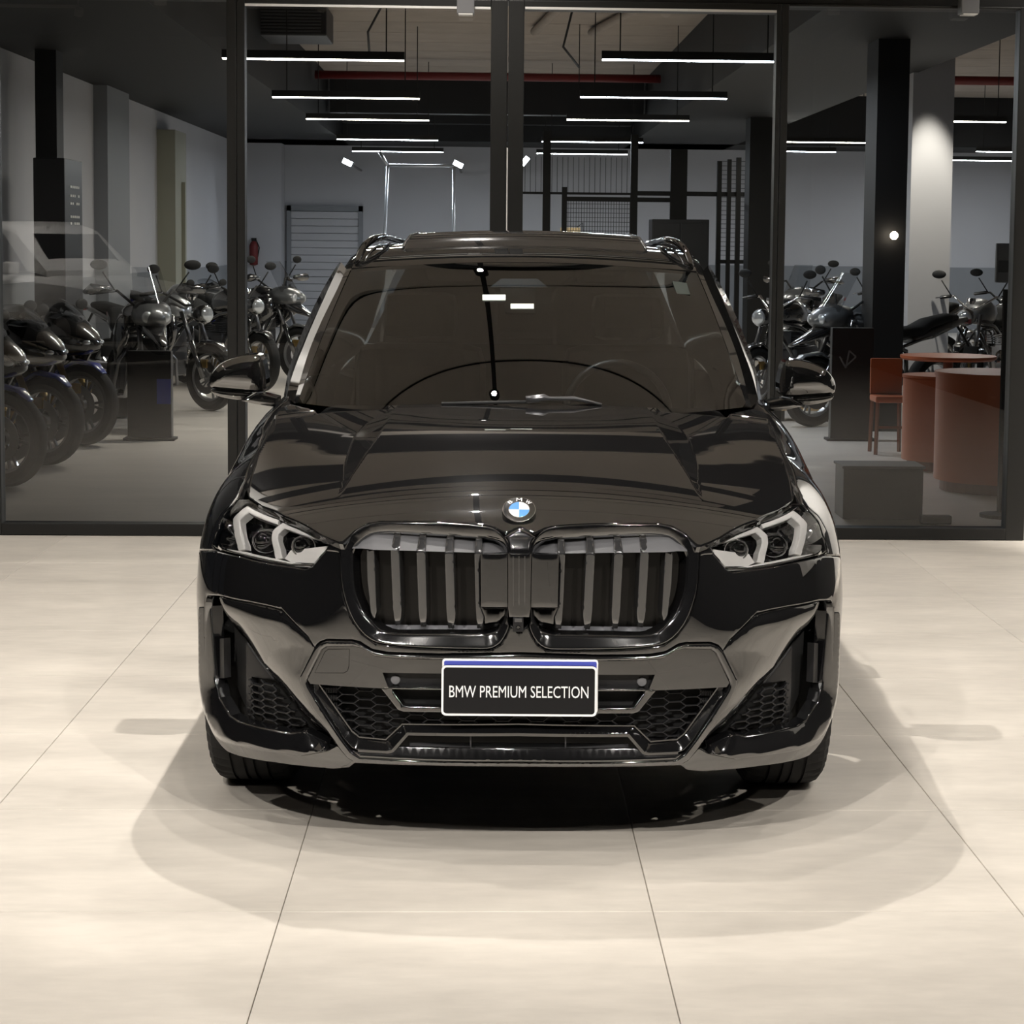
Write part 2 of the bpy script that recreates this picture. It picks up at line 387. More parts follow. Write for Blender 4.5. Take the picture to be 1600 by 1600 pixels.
# ------------------------------------------------------------------ garage behind the glass
BY = 37.0; ZW = zat(416, 37.0, 1300); LX = -4.55; RX = 10.5
m = MB(); m.box((LX-.2, GY+.08, -.12), (RX, BY+.2, 0)); o = struct('floor_garage', m, M_['garage_floor'])
m = MB(); m.box((LX-.2, BY, ZW), (RX, BY+.2, 4.3)); struct('wall_far', m, M_['wall_white'])
m = MB(); m.box((LX-.2, BY-.02, 0), (RX, BY+.2, ZW)); struct('trim_1', m, M_['wall_grey'])
m = MB(); m.box((LX-.2, GY+.1, 1.16), (LX, BY, 3.45)); struct('wall_side', m, M_['wall_white'])
m = MB(); m.box((LX-.2, GY+.1, 0), (LX+.015, BY, 1.16)); struct('trim_2', m, M_['wall_grey'])
m = MB(); m.box((RX, GY+.1, 0), (RX+.2, BY, 4.3)); struct('wall_garage_right', m, M_['wall_white'])
# ceiling slab, boards running across
CG = 4.25
m = MB(); m.box((LX-.2, GY+.24, CG+.02), (RX, BY+.2, CG+.2)); cg = struct('ceiling_garage', m, M_['matt_black'])
k = 0; y = GY+.3
while y < BY:
    m = MB(); m.box((LX+1.0, y, CG-.02), (RX, y+1.18, CG+.02)); m.build('ceiling_board', M_['slab'], cg); y += 1.2
# black soffits: side beams and far upper band
m = MB(); m.box((LX, GY+.24, 3.36), (-2.55, BY, CG)); struct('soffit_left', m, M_['soffit_black'])
m = MB(); m.box((2.5, GY+.24, 3.36), (4.35, BY, CG)); struct('soffit_right', m, M_['soffit_black'])
m = MB(); m.box((LX, BY-2.0, 3.36), (RX, BY-.02, CG)); struct('soffit_far', m, M_['soffit_black'])
m = MB()
for yy in (31.6, 34.2): m.box((-2.5, yy, 3.62), (2.45, yy+.35, CG-.03))
struct('beam_cross', m, M_['soffit_black'])
# columns and pilasters
def column(name, px0, px1, Y, depth, m, py_top=None, z1=CG):
    b = MB(); b.box((xat(px0, Y), Y, 0), (xat(px1, Y), Y+depth, z1)); return struct(name, b, M_[m])
column('pillar_black', 1363, 1412, 17.0, .5, 'soffit_black')
column('pillar_white', 1418, 1482, 20.2, .5, 'wall_white')
b = MB(); b.box((LX, 23.2, 0), (LX+.16, 24.6, 3.4)); struct('pilaster_grey', b, M_['wall_grey'])
b = MB(); b.box((-4.27, 19.0, 0), (-4.07, 19.3, 3.4)); struct('pilaster_black', b, M_['soffit_black'])
column('pillar_dark', 1167, 1202, 27.5, .5, 'soffit_black')
b = MB(); b.box((xat(385, BY-.6), BY-.6, 0), (xat(440, BY-.6), BY-.02, 3.4)); struct('pilaster_far', b, M_['wall_white'])
# ------------------------------------------------------------------ LED bars
def led(px0, px1, py, group, label, m='led', H=1.5, tube=True):
    v_ = ray((px0+px1)/2, py); Y = H*v_[1]/v_[2]
    x0, x1 = xat(px0, Y, py), xat(px1, Y, py); z = CAMH+H; c = (x0+x1)/2
    e = empty('led_bar', (c, Y, z)); L = (x1-x0)/2
    b = MB(); b.box((-L, -.03, .004), (L, .03, .07)); b.build('housing', M_['frame_black'], e)
    b = MB(); b.box((-L+.005, -.026, -.006), (L-.005, .026, .004)); b.build('diffuser', M_[m], e)
    for s in (-.8, .8):
        b = MB(); b.tube([(s*L, 0, .07), (s*L, 0, CG-z)], .006, 5); b.build('hanger', M_['matt_black'], e)
    tag(e, label, 'light', group)
    l = bpy.data.lights.new('led_light', 'AREA'); l.shape = 'RECTANGLE'; l.size = 2*L; l.size_y = .05; l.energy = LED_W*2*L/1.5
    l.color = {'led': (.86, .92, 1), 'led_cool': (.78, .87, 1), 'led_warm': (1, .95, .86)}[m]
    lo = bpy.data.objects.new('led_light', l); link(lo); lo.location = (c, Y, z-.012)
LED_W = 52
nth = ['nearest', 'second', 'third', 'fourth', 'farthest']
for k, (a, b_, py) in enumerate(((347, 632, 93), (425, 656, 153), (478, 671, 187), (526, 685, 218.5), (550, 693, 237))):
    led(a, b_, py, 'led bars left of the door post', '%s glowing bar lamp of the row left of the centre door post' % nth[k], ['led_warm', 'led_warm', 'led_warm', 'led', 'led_cool'][k])
for k, (a, b_, py) in enumerate(((940, 1228, 95), (906, 1136, 153), (885, 1077, 188), (846, 1005, 222), (838, 981, 240.5))):
    led(a, b_, py, 'led bars right of the door post', '%s glowing bar lamp of the row right of the centre door post' % nth[k], ['led_cool', 'led_cool', 'led_warm', 'led_cool', 'led'][k])
for (a, b_, py, lab, mm) in ((1442, 1572, 190, 'warm glowing bar lamp crossing the white pillar', 'led_warm'), (1215, 1363, 222.5, 'upper long glowing bar lamp left of the black pillar', 'led_warm'),
                             (1210, 1306, 237, 'shorter glowing bar lamp under the long one left of the black pillar', 'led_cool'), (1525, 1640, 237.5, 'short glowing bar lamp at the far right above another', 'led'),
                             (1446, 1612, 251, 'long thin glowing bar lamp low on the far wall at right', 'led')):
    led(a, b_, py, 'led bars at the right', lab, mm)
# ================================================================== THE CAR
NOSE_Y = 4.98
_n = at(811, 1000, NOSE_Y)
CARX = float(_n[0]); CARRZ = -math.radians(1.2)
car = empty('car', (CARX, NOSE_Y, 0), CARRZ)
tag(car, 'black sport utility car facing the camera on beige floor tiles', 'car')
_ca, _sa = math.cos(-CARRZ), math.sin(-CARRZ)
_Minv = np.array([[_ca, -_sa, 0], [_sa, _ca, 0], [0, 0, 1]])     # world -> car axes (rotate by -CARRZ)
CAMC = _Minv @ (CAM-np.array([CARX, NOSE_Y, 0]))
def cray(px, py): return _Minv @ ray(px, py)
def fp(px, py, y):
    """point of the car seen at (px,py) at car depth y behind the nose"""
    v = cray(px, py); return CAMC+v*((y-CAMC[1])/v[1])
# ------------------------------------------------------------------ body shell: rounded nose plan, side wall, shoulder
def ip(x, xs_, ys_): return np.interp(x, xs_, ys_)
class Spl:
    def __init__(s, x, y):
        s.x = np.array(x, float); s.y = np.array(y, float); d = np.diff(s.y)/np.diff(s.x)
        m = np.zeros(len(x)); m[0] = d[0]; m[-1] = d[-1]
        for i in range(1, len(x)-1):
            m[i] = 0 if d[i-1]*d[i] <= 0 else 2*d[i-1]*d[i]/(d[i-1]+d[i])
        s.m = m
    def __call__(s, q):
        q = np.asarray(q, float); i = np.clip(np.searchsorted(s.x, q)-1, 0, len(s.x)-2)
        h = s.x[i+1]-s.x[i]; t = (q-s.x[i])/h
        tc = np.clip(t, 0, 1)
        r = (2*tc**3-3*tc**2+1)*s.y[i]+(tc**3-2*tc**2+tc)*h*s.m[i]+(-2*tc**3+3*tc**2)*s.y[i+1]+(tc**3-tc**2)*h*s.m[i+1]
        r = r+np.where(t < 0, t*h*s.m[0], 0)+np.where(t > 1, (t-1)*h*s.m[-1], 0)
        return r
WZ = Spl([.14, .22, .30, .45, .60, .70, .78, .85, .90, .93, .96, 1.0, 1.05], [.86, .895, .910, .917, .921, .918, .906, .880, .842, .805, .757, .68, .56])
PZ = Spl([.14, .20, .26, .30, .36, .45, .60, .78, .84, .88, .92, .97], [.10, .048, .018, .010, .003, 0, 0, .012, .032, .055, .085, .14])
RISE = Spl([0, .4, .8, 1.1, 1.35, 1.6, 2.2, 3.6, 4.5], [0, 0, .025, .066, .105, .13, .15, .16, .14])
NE, ME, AL, LW = 2.9, 2.0, .67, .92
_ph = np.linspace(0, PI/2, 2000)
_qx = np.sin(_ph)**(2/NE); _qy = 1-np.cos(_ph)
_L = np.concatenate([[0], np.cumsum(np.hypot(np.diff(_qx*LW), np.diff(_qy*AL)))]); LMAX = _L[-1]
def sstep(x, a, b):
    t = np.clip((x-a)/(b-a), 0, 1); return t*t*(3-2*t)
def BROW(ax, z): return .30*np.clip(z-.60, 0, .18)**1.15*sstep(ax, .40, .66)*(1-.0*ax)
class Shell:
    def pos0(s, u, v):
        u = np.asarray(u, float); z = np.asarray(v, float); sg = np.where(u < 0, -1.0, 1.0); a = np.abs(u)
        q = np.interp(a, _L, _qx); yf = np.interp(a, _L, _qy)
        ext = np.maximum(a-LMAX, 0)
        y = PZ(z)+AL*yf+ext
        for _ in range(2):
            x = WZ(z-RISE(y))*q
        y = y+BROW(x, z)*np.clip(1-ext/.5, 0, 1)
        return np.stack([sg*x, y, z], -1)
    def nrm0(s, u, v):
        e = 2e-3
        a = s.pos0(u+e, v)-s.pos0(u-e, v); b = s.pos0(u, v+e)-s.pos0(u, v-e)
        n = np.cross(a, b); n /= np.linalg.norm(n, axis=-1, keepdims=True)+1e-12
        return n
    def pos(s, u, v, h=0):
        return s.pos0(u, v)+s.nrm0(u, v)*np.asarray(h)[..., None]
    def inv(s, px, py, sgn=None):
        v = cray(px, py); ts = np.linspace((.02-.2-CAMC[1])/v[1], (3.2-CAMC[1])/v[1], 700)
        p = CAMC+v*ts[:, None]
        g = s._in(p)
        k = np.argmax(g > 0) if (g > 0).any() else None
        if k is None:
            k = int(np.argmax(g)); t = ts[k]
        else:
            lo, hi = ts[max(k-1, 0)], ts[k]
            for _ in range(24):
                mi = (lo+hi)/2
                if s._in((CAMC+v*mi)[None])[0] > 0: hi = mi
                else: lo = mi
            t = hi
        return s.par(CAMC+v*t)
    def _in(s, p):
        x, y, z = np.abs(p[:, 0]), p[:, 1], p[:, 2]
        yy = y-BROW(x, z)
        yf = np.clip((yy-PZ(z))/AL, -1, 1); q = np.where(yf <= 0, 0, np.sin(np.arccos(1-np.clip(yf, 0, 1)))**(2/NE))
        return np.where(yf <= 0, yf-x, WZ(z-RISE(yy))*q-x)
    def par(s, p):
        x, y, z = p; y = y-BROW(np.abs(x), z)*np.clip(1-max(y-PZ(z)-AL, 0)/.5, 0, 1)
        yf = (y-PZ(z))/AL
        if yf >= 1: u = LMAX+(y-PZ(z)-AL)
        else:
            W = WZ(z-RISE(y)); q = min(abs(x)/W, 1)
            ph_y = math.acos(1-max(min(yf, 1), 0)); ph_x = math.asin(q**(NE/2))
            ph = ph_x if ph_x < .9 else ph_y
            u = float(np.interp(ph, _ph, _L))
        return (math.copysign(u, x), float(z))
SH = Shell()
# ------------------------------------------------------------------ hood as a height field with the two power-dome creases
ZC = Spl([-.05, .02, .06, .12, .20, .35, .60, .90, 1.2, 1.5, 2.0], [.80, .850, .878, .908, .934, .967, 1.008, 1.049, 1.083, 1.110, 1.148])
def YN(ax): return np.interp(ax, _qx*LW, _qy*AL)
class Hood:
    ready = False
    def base(s, x, y):
        ax = np.abs(x); cr = .125-.08*np.clip((y-.4)/.9, 0, 1)
        return ZC(y-.6*YN(np.minimum(ax, .9)))-cr*ax*ax
    def dome(s, x, y):
        if not s.ready: return 0*x
        ax = np.abs(x); yi = y
        yc = np.clip(yi, s.y0, s.y1); xi = s.fi(yc); xo = s.fo(yc)
        on = (yi > s.y0) & (yi < s.y1)
        wd = np.maximum(xo-xi, 1e-4); drop = np.where(on, .24*wd, 0)
        yk = np.minimum(yc, s.yk); dro = np.where(on, .24*np.maximum(s.fo(yk)-s.fi(yk), 0), 0)   # the outer valley keeps its depth to the rear edge
        f = np.clip((ax-xi)/np.maximum(wd, .012), 0, 1)
        return np.where(on, drop*.45*(1-f)-.55*dro*f*(1-.2*sstep(ax, xo, xo+.35)), 0)
    def z(s, x, y): return s.base(x, y)+s.dome(x, y)
    def pos0(s, u, v): return np.stack([u, v, s.z(u, v)], -1)
    def nrm0(s, u, v):
        e = 1.5e-3
        n = np.stack([-(s.z(u+e, v)-s.z(u-e, v))/(2*e), -(s.z(u, v+e)-s.z(u, v-e))/(2*e), 1+0*u], -1)
        return n/np.linalg.norm(n, axis=-1, keepdims=True)
    def pos(s, u, v, h=0):
        u = np.asarray(u, float); v = np.asarray(v, float)
        return s.pos0(u, v)+s.nrm0(u, v)*np.asarray(h)[..., None]
    def inv(s, px, py):
        v = cray(px, py); ts = np.linspace((-.05-CAMC[1])/v[1], (1.95-CAMC[1])/v[1], 500)
        p = CAMC+v*ts[:, None]; g = s.z(p[:, 0], p[:, 1])-p[:, 2]
        k = np.argmax(g > 0) if (g > 0).any() else int(np.argmax(g))
        lo, hi = ts[max(k-1, 0)], ts[k]
        for _ in range(24):
            mi = (lo+hi)/2; q = CAMC+v*mi
            if s.z(q[0:1], q[1:2])[0]-q[2] > 0: hi = mi
            else: lo = mi
        q = CAMC+v*hi
        return (float(q[0]), float(q[1]))
HD = Hood()
_in = [HD.inv(*p) for p in ((531, 777), (553, 742), (573, 711), (588, 690), (600, 670), (611, 652), (622, 633))]
_out = [HD.inv(*p) for p in ((531, 777), (534, 755), (538, 730), (543, 708), (549, 690), (557, 673), (572, 658), (592, 645), (622, 633))]
def _srt(a):
    a = sorted((q[1], -q[0]) for q in a); return np.array([q[0] for q in a]), np.array([q[1] for q in a])
HD.iy, HD.ix = _srt(_in); HD.oy, HD.ox = _srt(_out); HD.y0, HD.y1 = HD.iy[0], HD.iy[-1]
_w = Spl(HD.oy, HD.ox)(np.linspace(HD.y0, HD.y1, 200))-Spl(HD.iy, HD.ix)(np.linspace(HD.y0, HD.y1, 200)); HD.yk = float(np.linspace(HD.y0, HD.y1, 200)[np.argmax(_w)])
HD.fi = Spl(HD.iy, HD.ix); HD.fo = Spl(HD.oy, HD.ox); HD.ready = True
class Flat:
    """a plane facing the camera at car depth y0 (u = x, v = z), leaning back by lean radians"""
    def __init__(s, y0, lean=0.0, z0=0.0, yaw=0.0): s.y0, s.k, s.z0, s.t = y0, math.tan(lean), z0, math.tan(yaw)
    def pos(s, u, v, h=0):
        u = np.asarray(u, float); v = np.asarray(v, float); h = np.asarray(h, float)
        n = np.array([s.t, -1, s.k]); n = n/np.linalg.norm(n)
        return np.stack([u, s.y0+s.k*(v-s.z0)+s.t*np.abs(u)*0+s.t*u, v], -1)+n*h[..., None]
    def inv(s, px, py):
        v = cray(px, py)
        # y = y0 + k (z - z0) + t x
        a = v[1]-s.k*v[2]-s.t*v[0]; b = s.y0+s.k*(CAMC[2]-s.z0)+s.t*CAMC[0]-CAMC[1]
        p = CAMC+v*(b/a); return (float(p[0]), float(p[2]))
# ------------------------------------------------------------------ panels cut out of a surface
def dense(poly, step, closed=True):
    out = []; n = len(poly)
    for i in range(n if closed else n-1):
        a = np.array(poly[i]); b = np.array(poly[(i+1) % n]); k = max(1, int(math.ceil(np.linalg.norm(b-a)/step)))
        for j in range(k): out.append(tuple(a+(b-a)*j/k))
    if not closed: out.append(tuple(poly[-1]))
    return out
def chaikin(poly, it=2, closed=True, q=.25):
    p = [np.array(a, float) for a in poly]
    for _ in range(it):
        r = []; n = len(p)
        if not closed: r.append(p[0])
        for i in range(n if closed else n-1):
            a, b = p[i], p[(i+1) % n]; r += [a*(1-q)+b*q, a*q+b*(1-q)]
        if not closed: r.append(p[-1])
        p = r
    return [tuple(a) for a in p]
def inside(P, poly):
    P = np.asarray(P); poly = np.asarray(poly); x, y = P[:, 0], P[:, 1]; r = np.zeros(len(P), bool)
    x1, y1 = poly[:, 0], poly[:, 1]; x2, y2 = np.roll(x1, -1), np.roll(y1, -1)
    for i in range(len(poly)):
        if y1[i] == y2[i]: continue
        c = (y1[i] > y) != (y2[i] > y)
        r ^= c & (x < (x2[i]-x1[i])*(y-y1[i])/(y2[i]-y1[i])+x1[i])
    return r
def bdist(P, loops):
    P = np.asarray(P); best = np.full(len(P), 1e9)
    for lp in loops:
        A = np.asarray(lp); B = np.roll(A, -1, 0); d = B-A; L2 = (d*d).sum(1)+1e-18
        for s0 in range(0, len(P), 4000):
            Q = P[s0:s0+4000]
            t = np.clip(((Q[:, None]-A[None])*d[None]).sum(2)/L2[None], 0, 1)
            dd = np.linalg.norm(Q[:, None]-(A[None]+t[..., None]*d[None]), axis=2).min(1)
            best[s0:s0+4000] = np.minimum(best[s0:s0+4000], dd)
    return best
def area(p):
    p = np.asarray(p); x, y = p[:, 0], p[:, 1]; return .5*(x*np.roll(y, -1)-y*np.roll(x, -1)).sum()
def panel(name, outline, surf, mat_, parent, holes=(), px=True, off=0.0, thick=.012, edge_r=0.0, grid=.014, step=.012, relief=None,
          smooth=0, hsmooth=0, mirror=False, only_mirror=False, extra=(), ins=(), rings=None, nrm=True, kind=None):
    """a sheet cut from surf along an outline (photo pixels or surface coordinates), with a returned edge; mirrored to the other side when asked"""
    conv = (lambda L: [surf.inv(*p) for p in L]) if px else (lambda L: [tuple(p) for p in L])
    o2 = conv(chaikin(outline, smooth) if smooth else outline); h2 = [conv(chaikin(h, hsmooth) if hsmooth else h) for h in holes]
    o2 = dense(o2, step); h2 = [dense(h, step) for h in h2]
    if area(o2) < 0: o2 = o2[::-1]
    h2 = [h if area(h) < 0 else h[::-1] for h in h2]
    loops = [o2]+h2
    pts = []; edges = []; loop_idx = []
    for lp in loops:
        b = len(pts); pts += lp; n = len(lp); edges += [(b+i, b+(i+1) % n) for i in range(n)]; loop_idx.append(list(range(b, b+n)))
    nb = len(pts)
    ext = []
    if edge_r > 0:
        for fr in (rings or (.06, .2, .42, .7, 1.0)):
            dd = edge_r*fr
            for lp in loops:
                A = np.asarray(lp); T = np.roll(A, -1, 0)-np.roll(A, 1, 0); T /= np.linalg.norm(T, axis=1, keepdims=True)+1e-12
                N = np.stack([-T[:, 1], T[:, 0]], 1); Q = A+N*dd
                ext.append(Q)
    a = np.asarray(o2); lo, hi = a.min(0), a.max(0)
    gx, gy = np.meshgrid(np.arange(lo[0]+grid/2, hi[0], grid), np.arange(lo[1]+grid/2, hi[1], grid*.87))
    gx = gx+((np.arange(gx.shape[0]) % 2)*grid*.5)[:, None]
    G = np.stack([gx.ravel(), gy.ravel()], 1)
    def keep(Q, dmin):
        if len(Q) == 0: return Q
        m = inside(Q, o2)
        for h in h2: m &= ~inside(Q, h)
        Q = Q[m]
        return Q[bdist(Q, loops) > dmin] if len(Q) else Q
    if ext:
        E2 = []
        for fr, k in zip((rings or (.06, .2, .42, .7, 1.0)), range(len(rings or (1,)*5))):
            for j in range(len(loops)): 
                Q = ext[k*len(loops)+j]; E2.append(keep(Q, edge_r*fr*.93))
        E2 = np.concatenate(E2); G = keep(G, edge_r*1.12)
        if len(G) and len(E2):
            pass
        I = np.concatenate([E2, G]) if len(G) else E2
    else:
        I = keep(G, grid*.45)
    for ex in extra:            # crease polylines kept as mesh edges
        b = len(pts); pts += [tuple(p) for p in ex]; edges += [(b+i, b+i+1) for i in range(len(ex)-1)]
    pts += [tuple(p) for p in I]
    r = delaunay_2d_cdt([Vector(p) for p in pts], edges, [], 0, 1e-7)
    V = np.array([tuple(v) for v in r[0]]); F = np.array([f for f in r[2] if len(f) == 3])
    C = V[F].mean(1); m = inside(C, o2)
    for h in h2: m &= ~inside(C, h)
    F = F[m]
    used = np.unique(F); mp = -np.ones(len(V), int); mp[used] = np.arange(len(used)); V = V[used]; F = mp[F]
    def height(P):
        h = np.full(len(P), off, float)
        if relief is not None: h = h+relief(P[:, 0], P[:, 1])
        if edge_r > 0:
            d = bdist(P, loops); ins_ = inside(P, o2)
            for hh in h2: ins_ &= ~inside(P, hh)
            d = np.where(ins_, d, -d*.2); t = np.clip(d/edge_r, 0, 1)
            h = h-edge_r*.85*(1-np.sqrt(np.maximum(1-(1-t)**2, 0)))
        return h
    P3 = surf.pos(V[:, 0], V[:, 1], height(V))
    N3 = None
    if nrm:
        e = .0012; ex_ = np.array([e, 0]); ey_ = np.array([0, e])
        A = surf.pos(V[:, 0]+e, V[:, 1], height(V+ex_))-surf.pos(V[:, 0]-e, V[:, 1], height(V-ex_))
        B = surf.pos(V[:, 0], V[:, 1]+e, height(V+ey_))-surf.pos(V[:, 0], V[:, 1]-e, height(V-ey_))
        N3 = np.cross(A, B); N3 /= np.linalg.norm(N3, axis=1, keepdims=True)+1e-12
    # orient faces with the outward side (towards the normal of the surface)
    fn = np.cross(P3[F[:, 1]]-P3[F[:, 0]], P3[F[:, 2]]-P3[F[:, 0]]).sum(0)
    if N3 is not None:
        if (fn*N3[F[:, 0]].mean(0)).sum() < 0: F = F[:, ::-1]
    elif fn[1] > 0: F = F[:, ::-1]
    # boundary return
    verts = [tuple(p) for p in P3]; faces = [tuple(f) for f in F]; nsm = len(faces)
    if thick:
        ec = {}
        for f in faces:
            for i in range(3):
                k = (f[i], f[(i+1) % 3]); ec[k] = 1
        bd = [k for k in ec if (k[1], k[0]) not in ec]
        vb = sorted({i for k in bd for i in k}); top = {}; bot = {}
        PB = surf.pos(V[vb][:, 0], V[vb][:, 1], height(V[vb])-thick)
        for q, i in enumerate(vb):
            top[i] = len(verts); verts.append(verts[i]); bot[i] = len(verts); verts.append(tuple(PB[q]))
        for (i, j) in bd: faces.append((top[j], top[i], bot[i], bot[j]))
    res = []
    for s in ((1,) if only_mirror is False else ()) + ((-1,) if (mirror or only_mirror) else ()):
        vv = verts if s == 1 else [(-x, y, z) for x, y, z in verts]
        ff = faces if s == 1 else [tuple(reversed(f)) for f in faces]
        me = bpy.data.meshes.new(name); me.from_pydata([tuple(map(float, v)) for v in vv], [], [tuple(map(int, f)) for f in ff])
        me.materials.append(mat_)
        sm = np.zeros(len(ff), bool); sm[:nsm] = True
        me.polygons.foreach_set('use_smooth', sm); me.update()
        if N3 is not None:
            nn = N3.copy()
            if s == -1: nn[:, 0] *= -1
            ln = np.zeros((len(me.loops), 3))
            li = np.empty(len(me.loops), int); me.loops.foreach_get('vertex_index', li)
            ok = li < len(nn); ln[ok] = nn[li[ok]]
            me.normals_split_custom_set([tuple(v) for v in ln])
        o = bpy.data.objects.new(name, me); link(o, parent)
        if kind: o['kind'] = kind
        res.append(o)
    return res
def strip_poly(line, w):
    """polygon of a band of width w (list or number) around an open pixel polyline"""
    p = [np.array(a, float) for a in line]; n = len(p); L = []; R = []
    for i in range(n):
        t0 = p[i]-p[i-1] if i else p[1]-p[0]; t1 = p[i+1]-p[i] if i < n-1 else t0
        t0 = t0/np.linalg.norm(t0); t1 = t1/np.linalg.norm(t1); t = t0+t1; t /= np.linalg.norm(t)
        nn = np.array([-t[1], t[0]]); c = max(.4, abs(np.dot(nn, np.array([-t0[1], t0[0]]))))
        ww = (w[i] if isinstance(w, (list, tuple)) else w)/2/c
        L.append(tuple(p[i]+nn*ww)); R.append(tuple(p[i]-nn*ww))
    return L+R[::-1]
# ------------------------------------------------------------------ outline tools (left half of the photograph, mirrored)
def half(L, surf, smooth=0):
    """left half outline from the centre line round to the centre line -> closed symmetric outline in surface coordinates"""
    P = [surf.inv(*p) for p in (chaikin(L, smooth, closed=False) if smooth else L)]
    P[0] = (0.0, P[0][1]); P[-1] = (0.0, P[-1][1])
    return P+[(-u, v) for u, v in reversed(P[1:-1])]
def conv(L, surf): return [surf.inv(*p) for p in L]
def mir(P): return [(-u, v) for u, v in reversed(P)]
ARC, ARZ, ARR = .845, .352, .376
def arc(a0, a1, r=ARR, n=14, cy=ARC):
    """wheel-arch points in shell coordinates (left side), angle 0 = forward, 90 = up"""
    out = []
    for i in range(n+1):
        a = math.radians(a0+(a1-a0)*i/n); y = cy-r*math.cos(a); z = ARZ+r*math.sin(a)
        out.append(SH.par((-.9, y, z)))
    return out
def sp(y, z): return SH.par((-.9, y, z))
# ------------------------------------------------------------------ kidney outlines (photo pixels)
KO = [(534, 856), (540.5, 846), (557, 831), (574, 821), (595, 817), (651, 817.5), (707, 819), (754, 823), (773, 827), (786, 838), (793, 850), (794.5, 866), (793.5, 958), (793, 970),
      (796, 976), (790, 992), (780.5, 1005.6), (767, 1013), (745, 1013.5), (670, 1011.5), (632, 1009), (604, 1005.6), (585.6, 1002), (567, 989), (550, 964), (539, 930.6), (535, 902), (534, 874)]
KI = [(549.5, 858), (567, 840), (582, 831.5), (614, 829), (689, 832.5), (754, 837.5), (777, 843), (788, 854), (790.5, 866), (789.5, 958), (787, 970), (778, 985), (765, 990.5), (754, 991.5), (690, 991), (620, 990.5),
      (599, 988), (584, 977), (567, 958), (556, 936), (550.5, 912), (549, 885)]
FRO = [(811, 1021.5), (685, 1023.5), (606, 1021), (581, 1016.5), (561, 1004), (550, 1001.5), (512, 1000.5), (500.5, 1004.5), (493, 1012.5), (468.5, 1060), (482, 1094), (527.5, 1162), (543, 1182), (557, 1190.5), (662, 1194.5), (811, 1196.5)]
HL = [(365.5, 789), (374, 778.5), (388, 779), (409, 792.5), (444, 808.5), (499, 837), (514.5, 845), (505, 861), (485.5, 883.5), (477, 886.5), (448, 882), (422, 878), (376, 867), (338, 858), (332, 853), (335, 843), (341, 826), (347.5, 808), (357, 797)]
# ------------------------------------------------------------------ bumper cover
kin = [(798, 976.5), (791, 993.5), (781.5, 1007.3), (767, 1015), (745, 1015.5), (670, 1013.5), (632, 1011), (603.5, 1007.6), (584.5, 1004), (565.5, 990.5), (548, 965), (537, 931), (533, 902.5), (532, 874), (532, 857), (537, 850)]
b1 = [(811, 988)]+kin+[(517.5, 849), (507.5, 862.5), (487, 885.8), (477, 888.8), (448, 884.4), (422, 880.3), (376, 869.5), (338, 860.5)]
side = [sp(.60, .712)]+arc(52, -8, n=10)
b2 = [(345, 1168), (362, 1178), (385, 1184.5), (430, 1192), (481, 1198.5), (520, 1202), (545, 1200), (556, 1191.5), (543, 1183.5), (527, 1164), (512, 1172.5), (470, 1180.5), (449, 1176.5), (351, 1155.5), (338, 1147), (321, 1101), (315.5, 1064)]
strip_in = [sp(.440, .60), sp(.425, .622)]
b3 = [(323, 929.5), (342, 930.5), (389, 940.5), (416, 946), (440, 952), (461, 974.5), (481, 994.5), (491, 1011), (499.5, 1003.3), (511.5, 999.3), (550, 1000.3), (561.5, 1003), (581.5, 1015.3), (606, 1019.8), (685, 1022.3), (811, 1020.3)]
lo_l = SH.inv(312.5, 1060)
BUMP = conv(b1, SH); BUMP[0] = (0.0, BUMP[0][1])
B2 = conv(b2, SH); B3 = conv(b3, SH); B3[-1] = (0.0, B3[-1][1])
EDGE_U = min(q[0] for q in [side[6], side[7], side[8]])
INN = SH.inv(319.5, 1000)[0]
strip = [(INN-.012, SH.inv(319, 1055)[1]), (INN, .47), (INN+.004, .55), (B3[0][0]-.016, B3[0][1]-.012)]
BUMP = BUMP+side+B2+strip+B3
BUMP_full = BUMP+[(-u, v) for u, v in reversed(BUMP[1:-1])]
CREASE = chaikin(conv([(323, 931), (342, 932), (389, 942), (440, 954), (461, 976), (481, 996), (492, 1012.5)], SH), 1, False)
panel('bumper_cover', BUMP_full, SH, M_['paint'], car, px=False, thick=.018, edge_r=.004, rings=(.15, .5, 1.0), grid=.016, step=.011)
# ------------------------------------------------------------------ swept bumper blades beside the air curtains
OPEN = conv([(321, 958), (327, 974), (353, 1006), (406, 1074), (466, 1141.5), (504, 1164)], SH)
FREDGE = conv([(492, 1012.5), (468, 1060), (482, 1095), (527, 1163.5)], SH)
def pldist(P, line):
    P = np.asarray(P); A = np.asarray(line[:-1]); B = np.asarray(line[1:]); d = B-A; L2 = (d*d).sum(1)
    t = np.clip(((P[:, None]-A[None])*d[None]).sum(2)/L2[None], 0, 1)
    return np.linalg.norm(P[:, None]-(A[None]+t[..., None]*d[None]), axis=2).min(1)
_fix = CREASE[3:]+FREDGE[1:]
def blade_relief(u, v):
    sg = np.where(u > 0, -1, 1); P = np.stack([-np.abs(u), v], 1)
    a = pldist(P, _fix); b = pldist(P, OPEN); t = a/(a+b+1e-6)
    ac = pldist(P, CREASE[3:]); af = pldist(P, FREDGE); w = np.clip(af/(af+ac+1e-6)*1.6-.3, 0, 1)
    return -.058*t**1.5-.004+.075*w*t*(1-t)**3
blade = [(323, 931), (342, 932), (389, 942), (416, 947.5), (440, 954), (460, 976), (480, 996), (491, 1013), (467.3, 1060), (481, 1095), (526, 1163.5), (512, 1171), (504, 1164), (470, 1145), (406, 1074), (353, 1006), (327, 974), (321, 958)]
